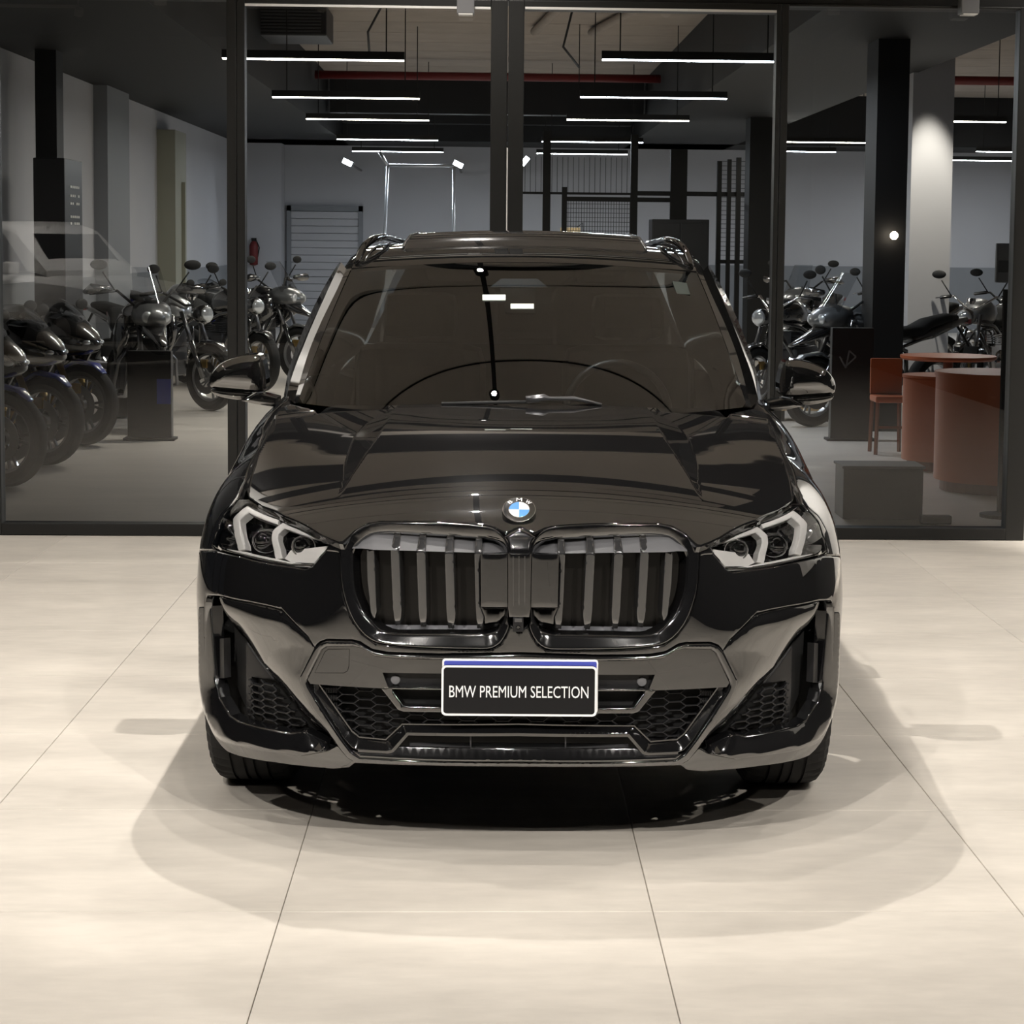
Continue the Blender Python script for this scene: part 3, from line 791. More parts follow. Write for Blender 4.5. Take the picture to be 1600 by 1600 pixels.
panel('bumper_blade', blade, SH, M_['paint'], car, thick=.022, edge_r=.003, rings=(.2, .6, 1.0), grid=.012, step=.010, relief=blade_relief, mirror=True)
# corner lips and what lies inside the openings
lip = [(316.5, 948), (316, 1010), (316.5, 1062), (322, 1100), (340, 1145), (351, 1153.7), (449, 1174.7), (470, 1178.7), (511, 1171.3), (504, 1164.5), (470, 1147), (447, 1149), (364, 1130.5), (350, 1121), (333, 1092), (326, 1062), (322.5, 1010), (319.5, 948)]
LIN = chaikin(conv([(319.5, 948), (322.5, 1010), (326, 1062), (333, 1092), (350, 1121), (364, 1130.5), (447, 1149), (470, 1147), (504, 1164.5)], SH), 2, False); LOUT = chaikin(conv([(316.5, 948), (316, 1010), (316.5, 1062), (322, 1100), (340, 1145), (351, 1153.7), (449, 1174.7), (470, 1178.7), (511, 1171.3)], SH), 2, False)
def lip_relief(u, v):
    P = np.stack([-np.abs(u), v], 1); a = pldist(P, LIN); b = pldist(P, LOUT); t = a/(a+b+1e-6); return -.018+.030*np.minimum(t/.8, 1)
panel('corner_lip', lip, SH, M_['gloss_black'], car, thick=.03, edge_r=.004, rings=(.2, .6, 1), grid=.008, step=.007, off=.0, relief=lip_relief, mirror=True)
tri = [(351.5, 1006), (403, 1071), (398, 1070), (361, 1064), (360.5, 1128), (353, 1121)]
panel('air_curtain_cheek', tri, SH, M_['satin_black'], car, thick=.03, off=-.062, mirror=True, edge_r=.003, rings=(.3, 1.0))
slot = [(326, 985), (345, 1002), (347, 1115), (330, 1085)]
panel('air_curtain_fin', [(327, 1000), (333, 1000), (334, 1062), (327, 1062)], SH, M_['satin_black'], car, thick=.02, off=-.03, mirror=True)
panel('air_curtain_duct', [(318, 945), (352, 1000), (408, 1070), (470, 1142), (505, 1166), (430, 1152), (345, 1128), (322, 1075)], SH, M_['matt_black'], car, thick=.004, off=-.085, mirror=True)
def hexgrid(name, poly, surf, parent, pw, ph, off, t=.0026, depth=.012, mirror=False, px=True, u_shift=0.0, m='satin_black'):
    """lattice of flattened hexagons clipped to an outline; every bar has section and depth"""
    P = conv(poly, surf) if px else poly; A = np.asarray(P); lo, hi = A.min(0), A.max(0)
    E = {}
    cx = pw*.62                                            # half length of a cell's flat + slope
    nx = int((hi[0]-lo[0])/pw)+3; ny = int((hi[1]-lo[1])/ph)+3
    for i in range(-1, nx):
        for j in range(-1, ny):
            x = lo[0]+i*pw+u_shift; y = lo[1]+j*ph+(ph/2 if i % 2 else 0)
            a, b = pw*.33, pw*.67
            V = [(x-b, y), (x-a, y+ph/2), (x+a, y+ph/2), (x+b, y), (x+a, y-ph/2), (x-a, y-ph/2)]
            for k in range(6):
                p, q = V[k], V[(k+1) % 6]
                key = tuple(sorted([(round(p[0], 4), round(p[1], 4)), (round(q[0], 4), round(q[1], 4))])); E[key] = 1
    mb = MB()
    for (p, q) in E:
        S = np.linspace(0, 1, 9)[:, None]; Q = np.array(p)+(np.array(q)-np.array(p))*S; ins_ = inside(Q, A)
        if not ins_.any(): continue
        k = np.where(ins_)[0]; a, b = Q[k[0]], Q[k[-1]]
        if np.linalg.norm(b-a) < .003: continue
        W = surf.pos(np.array([a[0], b[0]]), np.array([a[1], b[1]]), np.array([off, off]))
        mb.bar(W[0], W[1], t, depth, up=(0, -1, .02))
    obs = [mb.build(name, M_[m], parent, kind='stuff')]
    if mirror:
        m2 = MB(); m2.v = [(-x, y, z) for x, y, z in mb.v]; m2.f = [tuple(reversed(f)) for f in mb.f]; obs.append(m2.build(name, M_[m], parent, kind='stuff'))
    return obs
hexgrid('air_curtain_mesh', [(363, 1066), (364, 1129), (436, 1147), (465, 1142), (402, 1069)], SH, car, .052, .0205, -.052, t=.0035, mirror=True)
# ------------------------------------------------------------------ lower trapezoid: frame, insert, tow cover, mesh, brackets, lip
FRI = [(811, 1030), (687, 1030.5), (617, 1028.5), (586, 1025), (566, 1012.5), (554, 1009.5), (512, 1009.5), (503.5, 1015), (480, 1062), (484, 1073), (534, 1153), (549, 1173), (562, 1181.5), (664, 1186.5), (811, 1188.5)]
panel('intake_frame', half(FRO, SH), SH, M_['gloss_black'], car, holes=[half(FRI, SH)], px=False, thick=.05, edge_r=.006, off=.008, grid=.02, step=.012)
INS = [(811, 1030.5), (687, 1031.2), (617, 1029.2), (586, 1025.8), (565.5, 1013.2), (554, 1010.2), (512, 1010.2), (504, 1015.5), (480.7, 1062), (485, 1068.5), (540, 1072.5), (595.5, 1075.5), (606, 1073.5), (597.5, 1051), (811, 1052)]
TOW = [(489.5, 1051.5), (536, 1052.5), (543.5, 1048.5), (545.8, 1040), (546.2, 1011.5), (512.5, 1011.5), (505, 1016.5)]
class Ins(Flat): pass
INSF = Flat(.012, 0.0, .5)
def bowed(y0, k=.16, lean=0.0, z0=.5):
    """vertical panel bowed in plan like the nose"""
    f = Shell()
    f.pos0 = lambda u, v: np.stack([np.asarray(u, float), y0+k*np.asarray(u, float)**2+math.tan(lean)*(np.asarray(v, float)-z0), np.asarray(v, float)], -1)
    def inv(px, py):
        v = cray(px, py); t = (y0-CAMC[1])/v[1]
        for _ in range(12):
            p = CAMC+v*t; t = (y0+k*p[0]**2+math.tan(lean)*(p[2]-z0)-CAMC[1])/v[1]
        p = CAMC+v*t; return (float(p[0]), float(p[2]))
    f.inv = inv; return f
B0 = bowed(.006, .24)
tow = conv([(491, 1051.8), (537, 1052.8), (544, 1049), (546.3, 1041), (546.8, 1013.2), (513, 1013.2), (506.5, 1018)], B0)
def inset(P, d):
    A = np.asarray(P); 
    if area(A) < 0: A = A[::-1]
    T = np.roll(A, -1, 0)-np.roll(A, 1, 0); T /= np.linalg.norm(T, axis=1, keepdims=True); N = np.stack([-T[:, 1], T[:, 0]], 1); return [tuple(p) for p in A+N*d]
ins_poly = half(INS, B0)
# the tow cover cut as a notch: hole slightly inside the insert edge
tow_h = inset(tow, .0)
panel('intake_insert', ins_poly, B0, M_['gloss_black'], car, px=False, holes=[inset(tow, .0012)], thick=.02, grid=.03, step=.015)
panel('tow_hook_cover', inset(tow, .0026), B0, M_['gloss_black'], car, px=False, thick=.01, grid=.02, off=-.0002)
B1 = bowed(.028, .24)
panel('sensor_recess', half([(811, 1051), (597, 1050), (608, 1075), (811, 1076)], B1), B1, M_['satin_black'], car, px=False, thick=.01, grid=.03)
for sx in (-1, 1):
    c = B1.inv(618.6, 1062); p = B1.pos(np.array([c[0]*sx]), np.array([c[1]]), np.array([.006]))[0]
    mb = MB(); mb.lathe([(.0125, .008), (.0125, .002), (.0108, 0), (.0001, -.0012)], 20, 'Y', Matrix.Translation(p)); mb.build('parking_sensor', M_['mid_grey'], car, auto=.6)
panel('intake_bracket', half([(811, 1073.5), (607, 1072.8), (596, 1076), (622, 1109.3), (630, 1112), (811, 1113)], B0), B0, M_['gloss_black'], car, px=False,
      holes=[half([(811, 1077.5), (611.5, 1076.6), (630, 1103), (811, 1104.5)], B0)], thick=.03, edge_r=.003, rings=(.15, .5, 1), grid=.02, off=.003)
B2s = bowed(.05, .24)
panel('intake_slot', half([(811, 1076), (608, 1075), (628, 1106), (811, 1107)], B2s), B2s, M_['matt_black'], car, px=False, thick=.01, grid=.03)
MSO = [(811, 1134.2), (626, 1134.2), (599.5, 1158.6), (558, 1154.5), (546.5, 1145), (495, 1072.3), (485.6, 1071.5), (491, 1083), (537, 1154), (548.5, 1167.5), (558, 1172), (604, 1175), (613, 1173), (637, 1146), (811, 1147.2)]
_si = [B0.inv(*q) for q in MSO[:6]]; _so = [B0.inv(*q) for q in MSO[7:]]
def sur_relief(u, v):
    P = np.stack([-np.abs(u), v], 1); a = pldist(P, _si); b = pldist(P, _so); t = a/(a+b+1e-6); return -.028*(1-t)
panel('mesh_surround', half(MSO, B0), B0, M_['gloss_black'], car, px=False, thick=.04, edge_r=.002, rings=(.3, 1), grid=.012, off=.0, relief=sur_relief)
B3_ = bowed(.040, .24)
MESH = [(811, 1112), (630, 1111), (621, 1108), (596, 1074), (492, 1068), (545, 1147), (557, 1157), (600, 1161), (626, 1136), (811, 1136)]
hexgrid('intake_mesh', half(MESH, B3_), B3_, car, .0445, .0225, 0, t=.0022, px=False)
for sx in (1, -1):                                        # ribbed corner inserts of the mesh
    mb = MB()
    for k in range(9):
        a = B3_.inv(506+k*2.6, 1073.5); b = B3_.inv(506+k*2.6, 1073.5+max(3, min(8, 40)) )
        for row in range(3):
            y0 = 1073.5+row*12; 
            if k < row*3: continue
            p = B3_.pos(*[np.array([q]) for q in B3_.inv(506+k*2.6, y0)], np.array([.004]))[0]; q = B3_.pos(*[np.array([w]) for w in B3_.inv(506+k*2.6, y0+8)], np.array([.004]))[0]
            p[0] *= sx; q[0] *= sx; mb.bar(p, q, .0016, .008, up=(0, -1, .02))
    mb.build('mesh_ribs', M_['satin_black'], car, kind='stuff')
for (nm, pl, w) in (('slot_trim', [(811, 1147.2), (637.5, 1146.2), (613.5, 1173.2), (604, 1175.2), (560, 1172.6)], 4.5), ('mesh_edge', [(811, 1134.4), (626, 1134.4), (599.8, 1158.6), (558, 1154.7), (546.5, 1145.5), (494.5, 1072.3)], 2.0)):
    q = strip_poly(pl, w); k = len(pl); L = q[:k]; R = q[k:]
    P = [B0.inv(*c) for c in L]; Q = [B0.inv(*c) for c in R]; P[0] = (0.0, P[0][1]); Q[-1] = (0.0, Q[-1][1])
    full = P+Q; full = full+[(-u, v) for u, v in reversed(full[1:-1])]
    panel(nm, full, B0, M_['gloss_black'], car, px=False, thick=.02, grid=.03, step=.02, off=.004 if nm == 'slot_trim' else -.020)
B4 = bowed(.11, .24)
panel('radiator_backing', half([(811, 1020), (520, 1004), (472, 1062), (548, 1185), (811, 1192)], B4), B4, M_['matt_black'], car, px=False, thick=.01, grid=.05)
panel('lower_lip', half([(811, 1168.5), (622, 1165), (609, 1176), (558, 1173.3), (551, 1172.5), (562.5, 1180.8), (664, 1186), (811, 1188)], B0), bowed(.004, .24, .40, .29), M_['gloss_black'], car, px=False, thick=.04, edge_r=.004, rings=(.15, .5, 1), grid=.02)
for px in (735.6,):
    for sx in (1, -1):
        a = B1.pos(*[np.array([q]) for q in B1.inv(px, 1147)])[0]; b = B1.pos(*[np.array([q]) for q in B1.inv(px, 1168)])[0]; a[0] *= sx; b[0] *= sx
        mb = MB(); mb.bar(a, b, .0035, .02, up=(0, -1, 0)); mb.build('slot_divider', M_['dark_grey'], car)
mb = MB(); a = fp(640, 1166, .05); b = fp(982, 1168, .05); mb.bar(a, b, .003, .02, up=(0, 0, 1)); mb.build('slot_rail', M_['dark_grey'], car)
# underside
mb = MB(); mb.box((-.58, .16, .235), (.58, .46, .262), .01); mb.box((-.62, .40, .20), (.62, 4.2, .24)); mb.build('undertray', M_['matt_black'], car)
# ------------------------------------------------------------------ number plate with the dealer's cover
PL = Flat(-.022, .035, .47)
def plp(px, py): return PL.inv(px, py)
def rrect(x0, y0, x1, y1, r, n=5):
    P = []
    for (cx, cy, a0) in ((x1-r, y1-r, 0), (x0+r, y1-r, 90), (x0+r, y0+r, 180), (x1-r, y0+r, 270)):
        for k in range(n+1):
            a = math.radians(a0+90*k/n); P.append((cx+r*math.cos(a), cy+r*math.sin(a)))
    return P
(xa, za), (xb, zb) = PL.inv(689.5, 1117.5), PL.inv(933, 1041)
(xc, zc_) = PL.inv(935, 1032.5)
panel('plate_backing', rrect(xa+.001, za+.006, xc, zc_, .008), PL, M_['plate_white'], car, px=False, thick=.02, off=-.008, grid=.05, edge_r=.002, rings=(.3, 1.0))
panel('plate_band', rrect(xa+.006, zb-.012, xc-.004, zc_-.004, .004), PL, M_['plate_blue'], car, px=False, thick=.001, off=-.0068, grid=.05)
mat('cover_black', (.010, .010, .011), .10, spec=.35)
panel('plate_cover', rrect(xa, za, xb, zb, .012), PL, M_['cover_black'], car, px=False, thick=.012, off=.003, grid=.04)
bw = .0052
panel('plate_border', rrect(xa, za, xb, zb, .012), PL, M_['plate_white'], car, px=False, holes=[rrect(xa+bw, za+bw, xb-bw, zb-bw, .008)], thick=.0015, off=.0042, grid=.05)
def text_obj(name, s, width, height, m, parent, thick=.0006, bold=0.0):
    c = bpy.data.curves.new(name, 'FONT'); c.body = s; c.align_x = 'CENTER'; c.align_y = 'CENTER'; c.size = 1; c.extrude = .5; c.offset = bold; c.resolution_u = 3
    t = bpy.data.objects.new(name, c); COL.objects.link(t); bpy.context.view_layer.update()
    me = bpy.data.meshes.new_from_object(t.evaluated_get(bpy.context.evaluated_depsgraph_get())); bpy.data.objects.remove(t)
    co = np.empty(len(me.vertices)*3); me.vertices.foreach_get('co', co); co = co.reshape(-1, 3)
    lo, hi = co.min(0), co.max(0); co = (co-(lo+hi)/2)/(hi-lo)*np.array([width, height, thick]); me.vertices.foreach_set('co', co.ravel()); me.update()
    me.materials.clear(); me.materials.append(m); me.name = name
    o = bpy.data.objects.new(name, me); link(o, parent); return o
(ta, tz0), (tb, tz1) = PL.inv(702, 1089), PL.inv(919.5, 1072.3)
t = text_obj('plate_lettering', 'BMW PREMIUM SELECTION', tb-ta, tz1-tz0, M_['plate_white'], car, .0012, 0.0)
pc = PL.pos(np.array([(ta+tb)/2]), np.array([(tz0+tz1)/2]), np.array([.0042]))[0]
t['label'] = 'white printed words on the black plate cover'; t.location = pc; t.rotation_euler = (PI/2-.035, 0, 0)
# ------------------------------------------------------------------ kidney grilles
_ko = chaikin(conv(KO, SH), 1); _ki = chaikin(conv(KI, SH), 1)
def ring_relief(u, v):
    P = np.stack([-np.abs(u), v], 1); a = pldist(P, _ki+_ki[:1]); b = pldist(P, _ko+_ko[:1]); return -.016*(b/(a+b+1e-6))
for sx in (1, -1):
    om = sx == -1
    panel('kidney_surround', KO, SH, M_['gloss_black'], car, holes=[KI], thick=.055, edge_r=.006, rings=(.1, .35, .65, 1), off=.011, grid=.008, step=.008, relief=ring_relief, smooth=1, hsmooth=1, only_mirror=om)
    KB = Flat(.105, 0, .7)
    panel('grille_shutter', [(540, 850), (575, 832), (790, 838), (796, 975), (760, 996), (600, 992), (560, 968), (543, 915)], KB, MATS.get('shutter') or mat('shutter', (.010, .009, .008), .22, spec=.45), car, thick=.006, grid=.05, only_mirror=om)
    # visor: sloping top face behind the bars, and the ledge at the foot of the opening
    def ruled(name, top, bot, m, n=16):
        tp = [fp(*q) for q in top]; bt = [fp(*q) for q in bot]; vs_ = []; fs_ = []
        for p in tp+bt: vs_.append((p[0]*sx, p[1], p[2]))
        k = len(tp)
        for i in range(k-1): fs_.append((i, i+1, k+i+1, k+i) if sx > 0 else (k+i, k+i+1, i+1, i))
        return mesh_obj(name, vs_, fs_, m, car, smooth=True)
    ruled('grille_visor', [(553, 851, .085), (568, 838, .085), (585, 829, .085), (690, 829, .085), (757, 835, .085), (780, 842, .085), (793, 856, .085)],
          [(550, 857, .052), (566, 857, .045), (584, 859, .04), (690, 862, .04), (757, 864, .04), (780, 864, .04), (793, 864, .04)], MATS.get('visor') or mat('visor', (.10, .10, .105), .38))
    ruled('grille_ledge', [(578, 972, .10), (600, 976, .10), (690, 977, .10), (757, 977, .10), (780, 972, .10)], [(581, 985, .035), (600, 992, .035), (690, 994, .035), (757, 994, .035), (782, 985, .035)], MATS.get('ledge') or mat('ledge', (.26, .26, .28), .35))
    SL = bowed(.018, .22)
    zv = 863
    def slat_relief(u, v, zc0=SL.inv(690, 861)[1], zb0=SL.inv(690, 972)[1]):
        return -np.maximum(v-zc0, 0)*.9-np.maximum(zb0-v, 0)*.5
    slats = [[(573, 834.5), (582, 834.5), (584.7, 860), (588, 955), (585.5, 966), (583, 967.5), (578.5, 957), (573.5, 905), (572.5, 860)],
             [(612, 831.5), (621.5, 831.5), (623.7, 860), (627, 953), (625, 977), (617, 978.5), (613.5, 953), (610, 860)],
             [(652.5, 831.5), (661.5, 831.5), (664.5, 860), (666.6, 953), (665.3, 980), (656.5, 981), (653.6, 953), (650.5, 860)],
             [(696.3, 833.5), (705.6, 833.5), (708.5, 860), (711.3, 958), (709.4, 982), (700, 983), (697.3, 953), (694.8, 860)],
             [(742.5, 837.5), (751.5, 837.5), (753.6, 860), (749, 880), (750, 945), (756, 962), (754.6, 982), (745, 983), (743, 940), (741.3, 860)]]
    for s in slats:
        panel('grille_bar', s, SL, MATS.get('bar_black') or mat('bar_black', (.03, .03, .031), .12, ior=1.8, coat=.7), car, thick=.045, edge_r=.0028, rings=(.15, .5, 1), grid=.012, step=.012, relief=slat_relief, only_mirror=om)
    RP = bowed(-.013, .22)
    panel('radar_panel', [(751, 865.5), (793.2, 865), (793.2, 948.8), (751.5, 948.3)], RP, M_['gloss_black'], car, thick=.02, edge_r=.002, rings=(.3, 1), grid=.03, only_mirror=om)
    panel('radar_panel_foot', [(751.5, 949.5), (792.3, 949.8), (790, 960), (779, 971.5), (758, 974.5), (757, 963)], bowed(.018, .22), M_['gloss_black'], car, thick=.02, edge_r=.002, rings=(.3, 1), grid=.03, only_mirror=om, off=-.001)
CP = bowed(-.0145, .22)
panel('grille_bridge_panel', half([(811, 865), (794, 865), (794.2, 951), (796, 964), (811, 965)], CP), CP, M_['gloss_black'], car, px=False, thick=.03, edge_r=.003, rings=(.2, .6, 1), grid=.02)
for px in (802, 811, 820):
    a = fp(px, 869, -.0155); b = fp(px, 947, -.0155); mb = MB(); mb.tube([a, b], .0012, 6); mb.build('bridge_rib', M_['bar_black'], car)
panel('grille_bridge', half([(811, 826), (797, 833), (787, 840), (793.5, 851), (795, 866.5), (811, 867)], SH), SH, M_['gloss_black'], car, px=False, thick=.05, edge_r=.010, off=.012, grid=.01, step=.006)
# front camera
c0 = fp(801.5, 964.5, -.006); c1 = fp(818, 987, -.006)
mb = MB(); mb.box((c0[0], -.010, c1[2]), (c1[0], .03, c0[2]), .002); cm = mb.build('parking_camera', M_['satin_black'], car)
mb = MB(); mb.box((c0[0]+.004, -.013, c0[2]-.011), (c1[0]-.004, -.006, c0[2]-.002), .001); mb.build('camera_cap', M_['steel'], cm)
mb = MB(); mb.lathe([(.0055, .0), (.0055, -.004), (.0035, -.006), (.0001, -.006)], 16, 'Y', Matrix.Translation(((c0[0]+c1[0])/2, -.010, (c0[2]*.35+c1[2]*.65)))); mb.build('camera_lens', M_['gloss_black'], cm)
# ------------------------------------------------------------------ hood
h1 = [(811, 824), (797, 831), (790, 834), (783, 830), (773, 825), (754, 821), (707, 817), (651, 815.5), (595, 815), (573.5, 819), (556, 829), (539.5, 844), (535, 848.5), (529, 848), (516, 843), (499, 834.5), (444, 806), (409, 790), (388, 775.5),
      (383.5, 762), (386.5, 748), (396.5, 722), (407.5, 697), (418.5, 670), (430, 646), (437, 637), (456, 631.5), (475, 636), (495, 642), (520, 643.5), (560, 640), (600, 636.5), (622, 632.5), (700, 630.5), (811, 630)]
yq = np.linspace(HD.y0+.002, HD.y1-.03, 60); crs = []
for dx in (-.006, 0, .006):
    crs.append([(-(float(HD.fi(y))+dx*min(1, (y-HD.y0)/.06)), y) for y in yq]); crs.append([(-(float(HD.fo(y))+dx*min(1, (y-HD.y0)/.06)), y) for y in yq])
crs = crs+[[(-u, v) for u, v in c] for c in crs]
panel('hood', half(h1, HD), HD, M_['paint'], car, px=False, thick=.02, edge_r=.005, rings=(.15, .5, 1), grid=.013, step=.012, extra=crs)
# hood emblem
ec = HD.inv(811, 802.5); ep = HD.pos(np.array([ec[0]]), np.array([ec[1]]), np.array([.007]))[0]; en = HD.nrm0(np.array([ec[0]]), np.array([ec[1]]))[0]
ER = .0435
X_ = Vector((1, 0, 0)); Z_ = (Vector(en)+Vector((0, -.30, 0))).normalized(); Y_ = Z_.cross(X_).normalized()
EM = Matrix(((X_.x, Y_.x, Z_.x, ep[0]), (X_.y, Y_.y, Z_.y, ep[1]), (X_.z, Y_.z, Z_.z, ep[2]), (0, 0, 0, 1)))
mb = MB(); mb.lathe([(.0001, .0), (ER, -.004), (ER, .004), (ER*.95, .006), (ER*.62, .0068), (.0001, .0068)], 40, 'Z', EM); em = mb.build('hood_emblem', M_['gloss_black'], car, auto=.5)
for (r, w) in ((.965, .045), (.62, .04)):
    mb = MB(); mb.tube([tuple(EM @ Vector((ER*r*math.cos(2*PI*k/40), ER*r*math.sin(2*PI*k/40), .0068))) for k in range(40)], ER*w*.6, 6, closed=True); mb.build('emblem_ring', M_['chrome'], em, smooth=True)
for q in range(4):
    pts = [(0, 0)]+[(ER*.60*math.cos(PI/2*(q+k/10)), ER*.60*math.sin(PI/2*(q+k/10))) for k in range(11)]
    mb = MB(); mb.prism(pts, .0008, EM @ Matrix.Translation((0, 0, .0066))); mb.build('emblem_quadrant', M_['white_badge' if q % 2 == 0 else 'blue_badge'], em)
for (ch, an) in (('B', 42), ('M', 0), ('W', -42)):
    lo_ = text_obj('emblem_letter', ch, ER*(.34 if ch != 'B' else .24), ER*.24, M_['white_badge'], em, .0008)
    a = math.radians(an); lo_.matrix_local = EM @ Matrix.Rotation(a, 4, 'Z') @ Matrix.Translation((0, ER*.80, .0068))
# ------------------------------------------------------------------ headlights
HLs = HL
hl = conv(HL, SH)
for sx in (1, -1):
    om = sx == -1
    bowl = [(367, 790.5), (375, 780.5), (388, 780.5), (444, 809.5), (499, 838), (513, 846), (504, 860), (484.5, 882), (448, 880.5), (376, 865.5), (342, 857), (336, 851), (343, 828), (349.5, 810)]
    def bowl_relief(u, v):
        P = np.stack([-np.abs(u), v], 1); d = bdist(P, [conv_bowl]); return -.055*np.clip(d/.03, 0, 1)**.7-.010
    conv_bowl = conv(bowl, SH)
    hh = panel('headlight_housing', bowl, SH, M_['gloss_black'], car, thick=0, relief=bowl_relief, grid=.010, step=.009, only_mirror=om)[0]
    def hpart(name, poly, m, off, **k):
        return panel(name, poly, SH, M_[m], hh, off=off, only_mirror=om, **k)
    def c7(L): return [(330+x/7.62, 760+y/7.62) for x, y in L]
    hpart('light_bar', strip_poly(c7([(1290, 606), (800, 425), (700, 515), (692, 600), (745, 840)]), [7, 9.5, 10, 10, 11]), 'white_plastic', -.020, thick=.02, edge_r=.003, rings=(.2, .6, 1), grid=.01)
    hpart('light_bar', strip_poly(c7([(735, 375), (375, 212), (225, 345), (232, 480), (285, 730)]), [8.5, 10, 10.5, 10.5, 11]), 'white_plastic', -.020, thick=.02, edge_r=.003, rings=(.2, .6, 1), grid=.01)
    hpart('lower_trim', strip_poly(c7([(110, 735), (340, 785), (700, 868), (900, 910), (1130, 935)]), [4, 7, 7.5, 6, 4]), 'white_plastic', -.018, thick=.02, edge_r=.002, rings=(.3, 1), grid=.01)
    hpart('reflector', c7([(790, 830), (860, 745), (1160, 700), (1370, 668), (1310, 770), (1180, 910), (1120, 935), (900, 895)]), 'white_plastic', -.028, thick=.01, grid=.01)
    for (cx, cy, r) in ((980, 660, .030), (520, 590, .034)):
        c = SH.inv(330+cx/7.62, 760+cy/7.62); p = SH.pos(np.array([c[0]]), np.array([c[1]]), np.array([-.042]))[0]
        mb = MB(); mb.sphere((p[0]*sx, p[1], p[2]), r, 20, 12, (1, .8, .85)); o = mb.build('projector', M_['paint_gloss'], hh, smooth=True)
        mb = MB(); mb.tube([(p[0]*sx+r*1.02*math.cos(a), p[1]-.010, p[2]+r*.9*math.sin(a)) for a in np.linspace(0, 2*PI, 28, endpoint=False)], .0025, 6, closed=True); mb.build('projector_ring', M_['chrome'], hh, smooth=True)
    panel('headlight_lens', HL, SH, M_['clear_lens'], car, thick=.0, edge_r=.006, rings=(.1, .3, .6, 1), grid=.012, step=.009, only_mirror=om, off=.001)
# black arm between headlight and kidney
panel('headlight_arm', [(516.5, 846), (531, 851), (536, 851.5), (531.5, 858), (531, 864), (524, 862), (510, 861)], SH, M_['gloss_black'], car, thick=.02, edge_r=.004, rings=(.15, .5, 1), grid=.008, step=.006, off=.004, mirror=True)
# ------------------------------------------------------------------ fenders and body sides
f1 = [(337, 859.3), (330.7, 853.5), (333.7, 842.5), (339.7, 825.5), (346.3, 807.2), (356, 795.8), (364.6, 788), (373, 777.3), (381.5, 764)]
hoodside = [HD.inv(*p) for p in ((383.5, 762), (386.5, 748), (396.5, 722), (407.5, 697), (418.5, 670), (430, 646), (437, 637))]
def on_shell(h):
    """shell parameter just outside a hood edge point"""
    x, y = h; z = float(HD.z(np.array([x]), np.array([y]))[0]); zz = z
    for _ in range(30):                                  # find the height where the shell is as wide as the hood edge
        p = SH.pos(*[np.array([q]) for q in SH.par((x, y, zz))])[0]
        zz += (abs(p[0])-abs(x))*.35
    return SH.par((x-.002, y, zz))
F1 = conv(f1[:-1], SH)+[on_shell(h) for h in hoodside]
F = F1+[sp(1.40, 1.06), sp(1.44, .9), sp(1.44, .27), sp(1.30, .26)]+arc(188, 54, n=20)+[sp(.605, .714)]
panel('fender', F, SH, M_['paint'], car, px=False, thick=.015, edge_r=.004, rings=(.15, .5, 1), grid=.018, step=.014, mirror=True)
for (nm, ya, yb, bot) in (('door', 1.446, 2.46, .30), ('door', 2.466, 3.18, .30)):
    P = [sp(ya, .27), sp(yb, .27), sp(yb, 1.09), sp((ya+yb)/2, 1.085), sp(max(ya, 1.5), 1.075), sp(ya, 1.05)]
    ds = panel(nm, P, SH, M_['paint'], car, px=False, thick=.03, edge_r=.004, rings=(.3, 1), grid=.04, step=.03, mirror=True)
    for d, sx in zip(ds, (1, -1)):
        p = SH.pos(*[np.array([q]) for q in sp(yb-.20, .90)])[0]; mb = MB(); x = p[0]*sx
        mb.tube([(x, yb-.26, .9), (x+.035*math.copysign(1, x), yb-.24, .905), (x+.035*math.copysign(1, x), yb-.08, .91), (x, yb-.06, .91)], .011, 8); mb.build('door_handle', M_['paint_gloss'], d, smooth=True)
RAY = 3.512
P = [sp(3.186, .27)]+arc(-12, 192, n=20, cy=RAY)+[sp(4.30, .30), sp(4.38, .6), sp(4.34, .95), sp(4.2, 1.12), sp(3.186, 1.10)]
P = [sp(3.186, .30)]+arc(0, 180, n=20, cy=RAY)[0:]+[sp(4.30, .34), sp(4.38, .6), sp(4.34, .95), sp(4.2, 1.12), sp(3.186, 1.10)]
panel('quarter_panel', P[0:1]+P[1:], SH, M_['paint'], car, px=False, thick=.02, grid=.05, step=.03, mirror=True)
mb = MB()
zs = [.30, .6, .95, 1.12]; row = []
for z, y in zip(zs, (4.31, 4.39, 4.35, 4.21)):
    W = abs(SH.pos(*[np.array([q]) for q in sp(y, z)])[0][0]); row.append([(x*W, y+.06*(1-x*x), z) for x in np.linspace(-1, 1, 9)])
V = [p for r in row for p in r]; Fq = [(i*9+j, i*9+j+1, i*9+j+10, i*9+j+9) for i in range(3) for j in range(8)]
mesh_obj('tailgate', V, [tuple(reversed(f)) for f in Fq], M_['paint'], car, smooth=True)
for sx in (-1, 1):                                        # wheel-arch liners
    for cy in (ARC, RAY):
        mb = MB(); n = 14; vs_ = []
        for i in range(n+1):
            a = math.radians(-5+190*i/n)
            for x in (.56, .862): vs_.append((sx*x, cy-.371*math.cos(a), ARZ+.371*math.sin(a)))
        fs_ = [(2*i, 2*i+1, 2*i+3, 2*i+2) for i in range(n)]; c = len(vs_); vs_.append((sx*.56, cy, ARZ-.1))
        fs_ += [(2*i, 2*i+2, c) for i in range(n)]
        mb.add(vs_, fs_); mb.build('arch_liner', M_['matt_black'], car)
